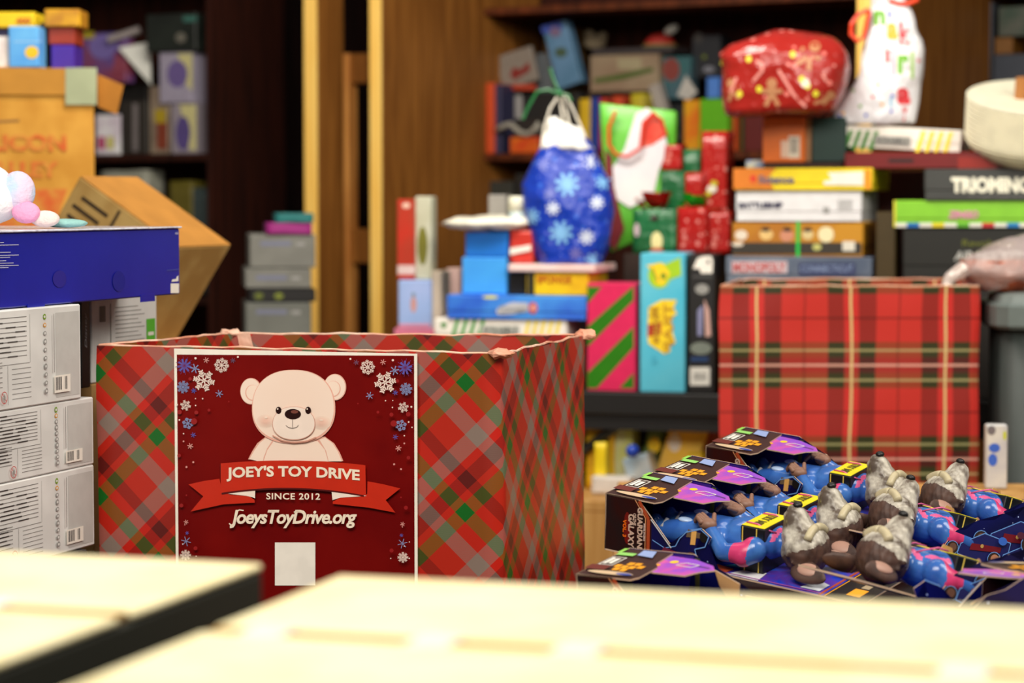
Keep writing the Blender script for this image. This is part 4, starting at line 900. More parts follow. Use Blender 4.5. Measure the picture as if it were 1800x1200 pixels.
# --- far right stack
hc3 = tb_('plain_carton', 'dark carton under the black air game box behind the tartan bin', 1590, 1850, 497, .05, .34, M((30, 26, 22), .7), w=.5)
ah = tb_('game_box', 'big black game box with a green title and white lettering', 1585, 1800, 400, .05, .3, M((22, 23, 18), .5), z=top(hc3)+.001, w=.5, lid=.3, cat='game box')
text(ah[0], ah[1], 'Revolution', (1692, 421), (1785, 433), M((110, 116, 24), .6), .0); text(ah[0], ah[1], 'AIR HOCKEY', (1677, 441), (1800, 458), M((200, 200, 194), .5), .02, shear=.25)
gr_ = tb_('game_box', 'lime green game box with a pink title and coloured blocks along its foot', 1571, 1800, 352, .045, .27, M((134, 204, 48), .4), z=top(ah)+.001, w=.46, lid=.3, cat='game box')
a = Art(gr_[1])
for i, c_ in enumerate(((226, 226, 214), (20, 110, 190), (226, 226, 214), (230, 210, 40), (226, 226, 214), (90, 170, 40), (226, 226, 214), (200, 40, 50), (226, 226, 214), (30, 130, 200), (226, 226, 214), (236, 216, 40))): a.rect(1572+i*22+(0 if i else 0), 391.5, 1594+i*22, 399, M(c_))
a.rect(1571, 352, 1575, 399, M((226, 220, 60))); a.done('printed_artwork', gr_[0]); text(gr_[0], gr_[1], 'ZINGO', (1666, 370), (1720, 384), M((226, 140, 180)), .05, shear=.2)
tr = tb_('game_box', 'charcoal game box with bold cream lettering on the lime green box', 1622, 1800, 297, .035, .2, M((62, 64, 62), .5), z=top(gr_)+.001, w=.36, lid=.3, cat='game box')
text(tr[0], tr[1], 'TRIOMINOS', (1672, 311), (1828, 339), M((250, 248, 226)), .06); text(tr[0], tr[1], 'The Original Triangular Domino Game', (1702, 343), (1830, 349), M((130, 130, 126)), .0)
pl_ = tb_('clear_case', 'brown and clear plastic case between the two right stacks', 1538, 1572, 372, .05, .12, M((70, 58, 34), .3), z=TZ, cat='case', h=None)
mr = tb_('game_box', 'long dark red game box under the second striped game', 1482, 1754, 268, .06, .18, M((112, 6, 8), .4), z=max(top(tr), top(dk)*0)+.001, cat='game box', w=.46)
a = Art(mr[1]); a.rect(1562, 279, 1606, 286, M((40, 6, 8))); a.rect(1684, 276, 1752, 296, M((150, 30, 16))); a.done('printed_artwork', mr[0])
mr2 = tb_('toy_box', 'dark maroon box seen between the two right hand stacks', 1534, 1620, 300, .43, .1, M((80, 10, 8), .5), z=TZ)
s2r = fb('game_box', 'white game box with green and yellow stripes under the birthday bag', 'game box', 1443, 1690, 224, 262, tY(1443, .14), .2, WHITE, yaw=YAW, roll=R(3.4), lid=.35)
s2r[0].location.z = max(s2r[0].location.z, top(mr)+.012)
fx = Face(s2r[1].M); a = Art(fx); stripes(a, 1466, 1540, 228, 262, M((70, 140, 50)), 5, 12, .55, .045); stripes(a, 1608, 1672, 230, 268, M((250, 226, 60)), 4, 12, .5, .045)
a.poly([(1537, 238), (1602, 241), (1601, 258), (1536, 254)], M((168, 168, 160))); a.done('printed_artwork', s2r[0])
text(s2r[0], fx, 'SCRABBLE', (1541, 241), (1597, 253), M((96, 96, 96)), .02, warp=lambda x, y: (x, y+(x-1560)*.04))
# birthday bag
YW = tY(1540, .19); wz = top(s2r)+.0
Mw = frame(Vector((P(1540, 232, YW).x, YW, wz)), R(-8)); wb = root('gift_bag', 'tall white plastic gift bag with coloured letters and orange ties', 'gift bag', Mw); fw = Face(Mw)
rows = [(234, 1458, 1606), (224, 1456, 1606), (206, 1464, 1608), (180, 1478, 1612), (150, 1498, 1617), (133, 1507, 1620), (110, 1512, 1621), (92, 1514, 1622), (74, 1518, 1619), (60, 1522, 1612), (45, 1526, 1605), (20, 1528, 1598), (5, 1530, 1592), (-20, 1528, 1590)]
bm = loft(interp(bagrings(rows, 1540, [.05, .06, .065, .06, .06, .058, .055, .05, .05, .045, .04, .035, .03, .03], wz, YW), 3), 44, 2.6, .009, 14, seed=8)
wbb = ob('bag_body', bm, M((240, 240, 244), .3, 'crinkle', c2=(232, 232, 238)), wb, smooth=True); bv4 = bvh_front(wbb)
CO = {'g': M((110, 180, 30)), 'o': M((246, 180, 40)), 'r': M((226, 60, 70)), 'b': M((50, 90, 210)), 'p': M((244, 170, 190)), 'lb': M((150, 200, 230)), 'lg': M((160, 206, 90))}
for s_, x0, y0, x1, y1, c_, ro in (('n', 1536, 20, 1556, 46, 'g', 0), ('a', 1558, 42, 1578, 72, 'o', 0), ('k', 1580, 40, 1600, 80, 'r', 0), ('r', 1577, 98, 1597, 132, 'g', 0), ('i', 1600, 92, 1606, 140, 'lg', 0), ('1', 1556, 90, 1563, 112, 'r', 0), ('i', 1567, 90, 1573, 136, 'p', 0), ('a', 1576, 156, 1600, 185, 'r', 0), ('l', 1563, 142, 1568, 190, 'lb', 0), ('y', 1586, 190, 1594, 214, 'r', 0), ('l', 1561, 20, 1566, 34, 'b', 0)):
    o = text(wb, fw, s_, (x0, y0), (x1, y1), CO[c_], .05, px=True); drape(o, bv4)
a = Art(fw)
for x_, y_, c_ in ((1568, 170, 'b'), (1566, 197, 'b'), (1614, 108, 'r'), (1534, 172, 'r'), (1544, 150, 'o'), (1482, 200, 'o'), (1476, 204, 'b'), (1522, 204, 'b'), (1484, 222, 'r'), (1502, 222, 'r'), (1500, 160, 'g'), (1536, 222, 'g'), (1550, 185, 'o'), (1512, 188, 'g')): a.disc(x_, y_, 3, 3, CO[c_], 10)
drape(a.done('confetti_print', wb), bv4)
OT = M((240, 70, 30), .35)
for pts in ([(1528, 18), (1510, 26), (1497, 44), (1496, 62), (1508, 74), (1518, 66), (1522, 50), (1528, 20)], [(1562, 2), (1578, 8), (1596, 8), (1612, 2), (1610, -10)]): ob('orange_tie', tube([L3(x_, y_, -.03, fw) for x_, y_ in pts], .006), OT, wb)
# stacked bowls, tipped toward the camera
YBW = tY(1790, .02)
bc = P(1836, 298, YBW); tz = top(tr)+.004
Mbw = frame(Vector((bc.x, bc.y+.13, tz)), 0, 0, R(17)) 
bw = root('bowl_stack', 'stack of nested off-white paper bowls at the right edge, tipped forward', 'bowls', Mbw)
BW = M((244, 240, 214), .45)
NB = 15
def brad(z): return .178*(.36+.64*math.sin(min(1, z/.085)*math.pi/2)**.85)+.004*(z/.2)
for k in range(NB):
    z0 = .0125*k; z1_ = z0+.0115; last = k == NB-1
    prof = [(0, 0, z0, brad(z0)*.985, brad(z0)*.985), (0, 0, z0+.006, brad(z0+.006), brad(z0+.006)), (0, 0, z1_, brad(z1_)*1.004, brad(z1_)*1.004), (0, 0, z1_+.0009, brad(z1_)*.985, brad(z1_)*.985)]
    ob('bowl', loft(prof, 48, 2), BW, bw, smooth=False)
ztp = .0125*NB-.012
o = ob('napkin_core', loft([(0, 0, 0, .02, .02), (0, 0, .05, .02, .02)], 16, 2), M((176, 116, 60), .7), bw); o.location = (-.045, -.01, ztp+.012)
# grey trash bin + cellophane basket
YG2 = 5.45; gx = P(1800, 560, YG2)
tbm = frame(Vector((gx.x+.118, YG2+.22, 0)), R(-5)); tbn = root('storage_bin', 'dark grey plastic bin with a wide rim right of the tartan bin', 'bin', tbm)
GP = M((104, 116, 114), .5); GPD = M((58, 66, 64), .55)
zr_ = P(1790, 545, YG2).z; zr2 = P(1790, 575, YG2).z
ob('bin_body', loft([(0, 0, 0, .13, .15), (0, 0, .3, .137, .165), (0, 0, zr2, .142, .18)], 36, 5), GPD, tbn, smooth=True)
ob('bin_rim', loft([(0, 0, zr2-.008, .157, .2), (0, 0, zr2, .164, .205), (0, 0, zr_+.006, .164, .205), (0, 0, zr_+.012, .157, .2)], 36, 5), GP, tbn, smooth=False)
ob('bin_lid', loft([(0, 0, zr_+.012, .15, .17), (0, 0, zr_+.03, .145, .165), (0, 0, zr_+.036, .12, .14)], 36, 5), M((120, 130, 128), .5), tbn)
cz = zr_+.038
cb = root('cellophane_basket', 'brown basket wrapped in shiny clear cellophane on the grey bin', 'basket', frame(Vector((P(1790, 480, YG2).x+.02, YG2+.2, cz)), R(-5)))
ob('basket', loft([(0, 0, 0, .07, .07), (0, 0, .02, .095, .09), (0, 0, .05, .115, .1), (0, 0, .07, .112, .098)], 24, 2.4, .004, 30), M((176, 84, 40), .6, 'mottle', c2=(120, 50, 24), scale=30), cb, smooth=True)
CEL = M((240, 224, 222), .06, 'foil', alpha=.36); CEL2 = M((240, 226, 220), .05, 'foil', metal=.2, alpha=.7)
ob('cellophane', loft(interp([(-.01, 0, .004, .09, .08), (0, 0, .04, .125, .11), (.02, 0, .08, .12, .1), (.05, 0, .115, .08, .07), (.07, 0, .13, .04, .03)], 4), 30, 2.2, .012, 18), CEL, cb, smooth=True)
ob('cellophane_tail', tube([(-.11, -.06, .05), (-.145, -.08, .03), (-.16, -.09, .0)], .02, r2=.008), CEL2, cb)
# little printed box on the work table
YX = 4.9
x = fb('toy_box', 'slim white and blue printed box standing between the tartan bin and the grey bin', 'box', 1732, 1770, 746, 870, YX, .03, M((206, 206, 202), .45, 'mottle', c2=(180, 182, 190), scale=14), yaw=R(-4), z=.661)
a = Art(x[1]); B_ = M((50, 96, 200)); a.disc(1748, 787, 10, 8, B_); a.disc(1745, 808, 8, 11, B_); a.disc(1766, 765, 3, 8, M((190, 200, 40))); a.disc(1743, 756, 7, 8, M((110, 104, 110))); a.done('printed_artwork', x[0])

# ================================================================ UNDER THE BLACK TABLE
YU = 6.43; UB = root('low_bench', 'low tan wooden bench under the black table holding loose toys', 'bench', frame(Vector((.12, YU-.16, 0)), YAW))
zu = P(1150, 872, YU-.1).z
ob('bench_top', bmbox(-.1, 1.15, .0, .5, zu-.03, zu, .003), TAN, UB); ob('front_board', bmbox(-.1, 1.15, .0, .02, 0.02, zu-.03), TAN, UB); ob('end_board', bmbox(-.1, -.08, .02, .48, 0, zu-.03), TAN, UB); ob('end_board', bmbox(1.13, 1.15, .02, .48, 0, zu-.03), TAN, UB)
def ub(name, label, px0, px1, pyt, dy, m, roll=0, cat='toy', d=.08, **k): return fb(name, label, cat, px0, px1, pyt, 860, YU+dy-.29*((px0-1040)/FPX*YU), d, m, yaw=YAW, roll=roll, z=zu+.002+(abs(math.sin(roll))*.09 if roll else 0), **k)
ub('toy_package', 'yellow toy package under the table behind the black brace', 1030, 1078, 722, .05, M((250, 206, 20), .45, 'mottle', c2=(230, 170, 30), scale=8), crump=.003)
ub('toy_package', 'white toy package with a lime green spot under the black table', 1074, 1112, 722, .07, M((226, 222, 206), .45, 'mottle', c2=(200, 210, 60), scale=6))
ub('toy_package', 'dark purple toy package at the back under the black table', 1106, 1140, 722, .22, M((66, 50, 84), .5))
x = ub('toy_package', 'large cream and yellow toy package leaning under the table', 1148, 1212, 712, .09, M((240, 200, 110), .45, 'mottle', c2=(250, 204, 50), scale=7), roll=R(18))
a = Art(x[1]); a.disc(1186, 778, 11, 16, WHITE); a.disc(1150, 782, 11, 14, YEL); a.disc(1175, 744, 12, 9, YEL); a.done('printed_artwork', x[0])
ub('toy_package', 'pale green toy package leaning behind the cream one', 1118, 1146, 735, .16, M((170, 206, 120), .45), roll=R(14))
ub('toy_package', 'green package with a red centre at the right end under the table', 1214, 1262, 738, .12, M((60, 120, 84), .45, 'mottle', c2=(170, 40, 44), scale=7))
ub('toy_package', 'brown carton at the right back under the black table', 1205, 1262, 728, .22, M((120, 50, 34), .6))
ub('toy_package', 'yellow rounded toy in front of the green package under the table', 1208, 1234, 796, .04, YEL, crump=.003)
r = root('toy_ball', 'small shiny blue ball on the silver toy under the black table', 'ball', frame(P(1111, 792, YU-.08), 0)); 
ob('ball', ball(bmesh.new(), (0, 0, 0), .018), M((20, 70, 190), .2), r, smooth=True)
x = ub('toy_package', 'silver grey toy with blue foot lying under the black table', 1104, 1150, 806, .0, M((186, 190, 186), .3, 'mottle', c2=(120, 160, 190), scale=9), roll=R(-16)); r.location.z = top(x)+.03; r.location.y = YU-.1
x = ub('paper_sheet', 'crumpled white sheet at the left on the bench under the table', 1040, 1108, 838, -.06, M((226, 220, 212), .6), crump=.003)
ub('toy_package', 'small yellow toy with a white foot low on the bench', 1044, 1064, 778, -.01, M((244, 214, 30), .4), crump=.003)

# ================================================================ TOYS ON THE RIGHT BOOKCASE SHELF
zq = ZS[2]+.001
def rs(name, label, px0, px1, pyt, t, m, z=None, roll=0, d=.1, pyb=600, cat='toy', **k):
    return fb(name, label, cat, px0, px1, pyt, pyb, sY((px0+px1)/2, ST+t), d, m, yaw=SY, roll=roll, z=z, **k)
def rz(*a_, **k): return rs(*a_, z=k.pop('z', zq), **k)
rz('book', 'thin bright orange book standing at the left end of the bookcase shelf', 854, 868, 146, .02, M((196, 70, 26), .5), cat='book')
rz('book', 'navy book standing beside the orange book on the shelf', 869, 880, 148, .03, M((44, 44, 74), .5), cat='book')
a1 = rz('toy_box', 'red and orange box lying at the left of the bookcase shelf', 896, 945, 241, .03, M((190, 40, 20), .45, 'mottle', c2=(206, 130, 20), scale=6))
x = rz('toy_box', 'dark box behind the white coiled cord on the shelf', 882, 950, 210, .16, M((34, 26, 20), .6))
x2 = rz('toy_box', 'pale grey small box on the dark box, bookcase shelf', 885, 916, 166, .16, M((150, 146, 144), .5), z=top(x)+.001)
cd = ob('ribbon_curl', tube([P(px, py, sY(px, ST+.0)) for px, py in ((874, 228), (884, 222), (898, 218), (906, 226), (916, 234), (928, 236), (940, 228), (948, 216))], .010), M((150, 146, 134), .5), None, smooth=True); tag(cd, 'wavy pale cord lying over the boxes at the left of the shelf', 'cord')
x3 = rz('toy_box', 'black box carrying the tilted card and the tall blue box', 918, 1020, 164, .2, M((18, 14, 12), .7))
x4 = rs('picture_card', 'grey card box with dark red print tilted in front of the shelf toys', 876, 940, 90, .14, M((126, 116, 106), .5), roll=R(-14), d=.02, pyb=152)
a = Art(x4[1]); a.poly([(896, 134), (902, 118), (915, 122), (930, 108), (932, 124), (906, 140)], M((120, 36, 30))); a.rect(880, 148, 942, 158, M((170, 60, 36))); a.done('printed_artwork', x4[0])
x5 = rs('picture_card', 'slate box standing between the tilted card and the tall blue box', 942, 972, 94, .18, M((92, 96, 100), .5), z=top(x3)+.001, d=.04)
x6 = rs('picture_box', 'tall dusty blue box leaning sideways above the blue snowflake bag', 966, 1008, 40, .12, M((70, 110, 140), .5, 'mottle', c2=(90, 126, 160), scale=7), roll=R(-16), d=.05, pyb=154)
a = Art(x6[1]); a.disc(986, 92, 11, 9, M((60, 80, 60))); a.poly([(950, 47), (985, 37), (990, 50), (955, 60)], M((50, 70, 150))); a.disc(976, 56, 10, 9, M((110, 90, 120))); a.done('printed_artwork', x6[0])
x7 = rz('toy_box', 'brown box at the back supporting the long grey box', 1030, 1160, 164, .24, M((60, 44, 30), .6))
x8 = rs('toy_box', 'long dusty pink and grey box with a green strip across the shelf pile', 1036, 1156, 98, .2, M((124, 100, 80), .5, 'mottle', c2=(140, 124, 100), scale=5), z=top(x7)+.001, d=.15)
a = Art(x8[1]); a.poly([(1044, 138), (1090, 130), (1148, 118), (1148, 126), (1096, 140), (1046, 146)], M((66, 86, 30))); a.rect(1086, 102, 1128, 122, M((150, 140, 110))); a.done('printed_artwork', x8[0])
x9 = rs('toy_box', 'flat dark grey box on the long pink and grey box', 1040, 1180, 86, .22, M((50, 44, 46), .5), z=top(x8)+.001, d=.15)
tb2 = root('teddy', 'small beige plush toy on top of the shelf pile', 'plush toy', frame(P(1046, 86, sY(1046, ST+.26)), 0)); tb2.location.z = top(x9)+.001
bm = bmesh.new(); ball(bm, (0, 0, .03), .032, 1.3, .8, .9); ball(bm, (-.02, -.005, .055), .02); ball(bm, (.026, -.004, .05), .018); ob('body', bm, M((120, 106, 84), .9, 'cloth'), tb2, smooth=True)
r = root('red_hat', 'red felt hat with a silver pompom at the top of the bookcase pile', 'hat', frame(P(1160, 86, sY(1160, ST+.24)), 0)); r.location.z = top(x9)+.001
ob('crown', loft([(0, 0, .0, .055, .04), (0, 0, .025, .05, .04), (0, 0, .045, .03, .02), (.01, 0, .052, .01, .01)], 24, 2.2), M((150, 24, 12), .7), r, smooth=True)
ob('pompom', ball(bmesh.new(), (.038, -.02, .062), .02, 1.4, 1, .8, rot=Matrix.Rotation(R(-30), 3, 'Y')), M((210, 208, 200), .3), r, smooth=True)
ob('brim', loft([(0, 0, -.0005, .06, .045), (0, 0, .012, .06, .045)], 24, 2.2), M((110, 96, 50), .7), r, smooth=True)
ob_ = rz('toy_box', 'black box behind the picture toy at the right of the shelf', 1162, 1250, 176, .26, M((16, 18, 22), .6))
x = rs('picture_box', 'teal and white toy pack with a red picture leaning on the shelf pile', 1160, 1212, 100, .2, M((60, 84, 96), .5, 'mottle', c2=(30, 90, 90), scale=6), z=top(ob_)+.001, d=.06)
a = Art(x[1]); a.disc(1180, 122, 15, 20, M((120, 50, 44))); a.poly([(1190, 168), (1206, 132), (1226, 162), (1210, 176)], M((176, 172, 166))); a.done('printed_artwork', x[0])
rs('picture_box', 'white strip shaped toy pack tilted beside the green gift bag top', 1166, 1186, 146, .12, M((150, 142, 136), .5), roll=R(-18), z=zq+.03, d=.04)
for (px0, px1, pt, c_, lb) in ((1018, 1036, 174, (196, 160, 20), 'small yellow toy on the shelf behind the blue bag'), (1037, 1052, 172, (20, 50, 130), 'small blue toy beside the yellow one on the shelf'), (1053, 1066, 172, (170, 36, 20), 'small red toy left of the green bag top'),
                         (1108, 1130, 164, (176, 160, 30), 'olive yellow toy peeking over the green gift bag'), (1076, 1092, 168, (180, 60, 24), 'orange red toy peeking over the green gift bag')):
    rz('small_toy', lb, px0, px1, pt, .06, M(c_, .5), crump=.003)
x = rz('green_toy_pack', 'lime green toy pack on the shelf above the tall red gift', 1228, 1278, 174, .04, M((88, 164, 8), .45)); 
x = rz('orange_toy', 'yellow and orange toy leaning against the lime green pack', 1200, 1228, 176, .07, M((206, 150, 10), .45, 'mottle', c2=(210, 90, 10), scale=10))
rz('toy_box', 'orange strip edged box right of the lime green pack', 1280, 1292, 178, .06, M((190, 70, 16), .5))
rz('toy_box', 'dark green toy box on the shelf below the red gift', 1284, 1304, 190, .1, M((20, 66, 20), .5))
rz('toy_box', 'dark red toy box on the shelf beside the bright orange box', 1305, 1340, 190, .1, M((90, 10, 8), .5))
x = rs('blue_light_box', 'small bright blue box on the dark box left of the red gift', 1240, 1262, 136, .2, M((70, 120, 200), .5), z=top(ob_)+.001 , d=.05)
x = rs('toy_box', 'black box stacked above the small blue box', 1214, 1264, 62, .24, M((14, 16, 24), .6), z=top(x)+.001, d=.08)
a = Art(x[1]); a.disc(1228, 46+20, 8, 10, M((50, 46, 44))); a.disc(1246, 122, 10, 6, M((110, 110, 120))); a.disc(1238, 100, 4, 4, M((90, 100, 20))); a.done('printed_artwork', x[0])
x = rs('toy_box', 'dark olive and yellow box in the upper shadow of the bookcase', 955, 1010, 50, .26, M((90, 62, 14), .6), z=top(x3)+.001, d=.08)
# dark boxes on the lower shelf
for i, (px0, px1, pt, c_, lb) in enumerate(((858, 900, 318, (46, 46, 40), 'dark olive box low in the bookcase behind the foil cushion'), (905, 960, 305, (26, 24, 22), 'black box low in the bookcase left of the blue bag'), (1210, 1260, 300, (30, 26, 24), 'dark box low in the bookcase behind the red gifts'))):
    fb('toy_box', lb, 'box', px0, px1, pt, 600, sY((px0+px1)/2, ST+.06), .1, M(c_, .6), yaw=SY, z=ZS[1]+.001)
# far right bay
zx = ZX[1]+.001
def rx(name, label, px0, px1, pyt, m, z=None, t=1.05, **k): return fb(name, label, 'box', px0, px1, pyt, 600, sY((px0+px1)/2, t), .1, m, yaw=SY, z=z or zx, **k)
x = rx('toy_box', 'tall slate box in the far right bay above the white bowls', 1716, 1738, 4, M((70, 74, 82), .5))
x = rx('toy_box', 'dark blue grey box low in the far right bay', 1740, 1800, 96, M((52, 58, 70), .5), w=.14)
x2 = rx('toy_box', 'dull orange box in the far right bay behind the bowls', 1742, 1774, 66, M((120, 76, 14), .5), z=top(x)+.001)
x3_ = rx('toy_box', 'grey and green box at the top of the far right bay', 1748, 1800, 12, M((84, 84, 74), .5, 'mottle', c2=(20, 56, 40), scale=9), z=top(x2)+.001, w=.12)
# ================================================================ TOY PACKAGES AND FIGURES
def sky_print(name, a_, b_, c_, scale=9):
    m = bpy.data.materials.new(name); m.use_nodes = True; nt = m.node_tree; b = nt.nodes['Principled BSDF']; b.inputs['Roughness'].default_value = .3
    tc = nt.nodes.new('ShaderNodeTexCoord'); no = nt.nodes.new('ShaderNodeTexNoise'); no.inputs['Scale'].default_value = scale; no.inputs['Distortion'].default_value = 1.2
    nt.links.new(tc.outputs['Object'], no.inputs[0]); r = nt.nodes.new('ShaderNodeValToRGB'); el = r.color_ramp.elements
    while len(el) < len(a_): el.new(.5)
    for i, (p, c) in enumerate(a_): el[i].position = p
    for i, (p, c) in enumerate(a_): el[i].color = lin(c)
    nt.links.new(no.outputs[0], r.inputs[0]); prev = r.outputs[0]
    if b_:
        vo = nt.nodes.new('ShaderNodeTexVoronoi'); vo.inputs['Scale'].default_value = b_; nt.links.new(tc.outputs['Object'], vo.inputs['Vector'])
        lt = nt.nodes.new('ShaderNodeMath'); lt.operation = 'LESS_THAN'; lt.inputs[1].default_value = c_; nt.links.new(vo.outputs['Distance'], lt.inputs[0])
        mx = nt.nodes.new('ShaderNodeMix'); mx.data_type = 'RGBA'; nt.links.new(prev, mx.inputs['A']); mx.inputs['B'].default_value = lin((180, 200, 250)); nt.links.new(lt.outputs[0], mx.inputs['Factor']); prev = mx.outputs['Result']
    nt.links.new(prev, b.inputs['Base Color']); return m
NAVY = sky_print('starry_navy_card', [(.3, (6, 8, 50)), (.7, (12, 18, 96))], 60, .09)
BASEP = sky_print('blue_printed_card', [(.3, (10, 20, 130)), (.45, (30, 60, 190)), (.55, (90, 50, 160)), (.62, (30, 90, 220)), (.72, (210, 214, 226)), (.8, (196, 90, 50))], 0, 0, 14)
CAPM = sky_print('dark_end_card', [(.35, (46, 8, 8)), (.65, (22, 20, 24))], 0, 0, 12)
FLAPM = M((66, 40, 38), .3); PINKM = sky_print('pink_purple_card', [(.35, (150, 80, 210)), (.6, (222, 90, 160))], 0, 0, 16)
EDG = M((206, 176, 150), .6); LBO = M((110, 160, 230), .4); ORG = M((246, 166, 30), .4); ORL = M((170, 70, 36), .4); STEEL = M((206, 208, 214), .3)
YTOP = M((236, 220, 30), .35); SLV = M((16, 18, 20), .4)
class Plane:
    """art helper plane for arbitrary local orientation: maps (u, v) -> local 3d"""
    def __init__(s, o, u, v, n): s.o, s.u, s.v, s.n = map(Vector, (o, u, v, n))
def panel(name, pts, o, u, v, th, m, parent, inks=(), edge=None):
    """card panel with thickness th extruded along u x v, plus printed shapes on its +n face"""
    o, u, v = Vector(o), Vector(u), Vector(v); n = u.cross(v).normalized(); bm = bmesh.new()
    A_ = sum(pts[i-1][0]*pts[i][1]-pts[i][0]*pts[i-1][1] for i in range(len(pts)))
    if A_ < 0: pts = pts[::-1]
    f = [bm.verts.new(o+u*a+v*b) for a, b in pts]; g = [bm.verts.new(o+u*a+v*b-n*th) for a, b in pts]
    bm.faces.new(f); bm.faces.new(g[::-1]); mats = [m, edge or EDG]
    for i in range(len(pts)):
        q = bm.faces.new((f[i-1], g[i-1], g[i], f[i])); q.material_index = 1
    off = .0003
    bmesh.ops.triangulate(bm, faces=[x for x in bm.faces if len(x.verts) > 4])
    for ps, im in inks:
        if im not in mats: mats.append(im)
        a2 = sum(ps[i-1][0]*ps[i][1]-ps[i][0]*ps[i-1][1] for i in range(len(ps)))
        if a2 < 0: ps = ps[::-1]
        q = bm.faces.new([bm.verts.new(o+u*a+v*b+n*off) for a, b in ps]); q.material_index = mats.index(im); off += .00012
    bmesh.ops.recalc_face_normals(bm, faces=[])
    return ob(name, bm, mats, parent)
def stroke(p, q, w_):
    p, q = Vector(p), Vector(q); d = (q-p).normalized(); n = Vector((-d.y, d.x))*w_/2; return [tuple(p+n), tuple(q+n), tuple(q-n), tuple(p-n)]
def strokes(pts, w_, m): return [(stroke(a_, b_, w_), m) for a_, b_ in zip(pts, pts[1:])]
def oval(cx, cy, rx, ry, m, n=14): return ([(cx+rx*math.cos(2*math.pi*i/n), cy+ry*math.sin(2*math.pi*i/n)) for i in range(n)], m)
def ptext(parent, s, o, u, v, w_, h_, m, rot=0, bold=.04, off=.0012):
    o, u, v = Vector(o), Vector(u), Vector(v); n = u.cross(v).normalized(); vs, fs = text_mesh(s, bold); bm = bmesh.new(); out = []
    for a_, b_ in vs:
        if rot == -90: a_, b_ = b_, 1-a_
        if rot == 180: a_, b_ = 1-a_, 1-b_
        out.append(bm.verts.new(o+u*a_*w_+v*b_*h_+n*off))
    for f in fs:
        try: bm.faces.new([out[i] for i in f])
        except ValueError: pass
    return ob('lettering', bm, m, parent)
PD, PWD, PL_ = .085, .13, .41
X3, Y3, Z3 = (1, 0, 0), (0, 1, 0), (0, 0, 1)
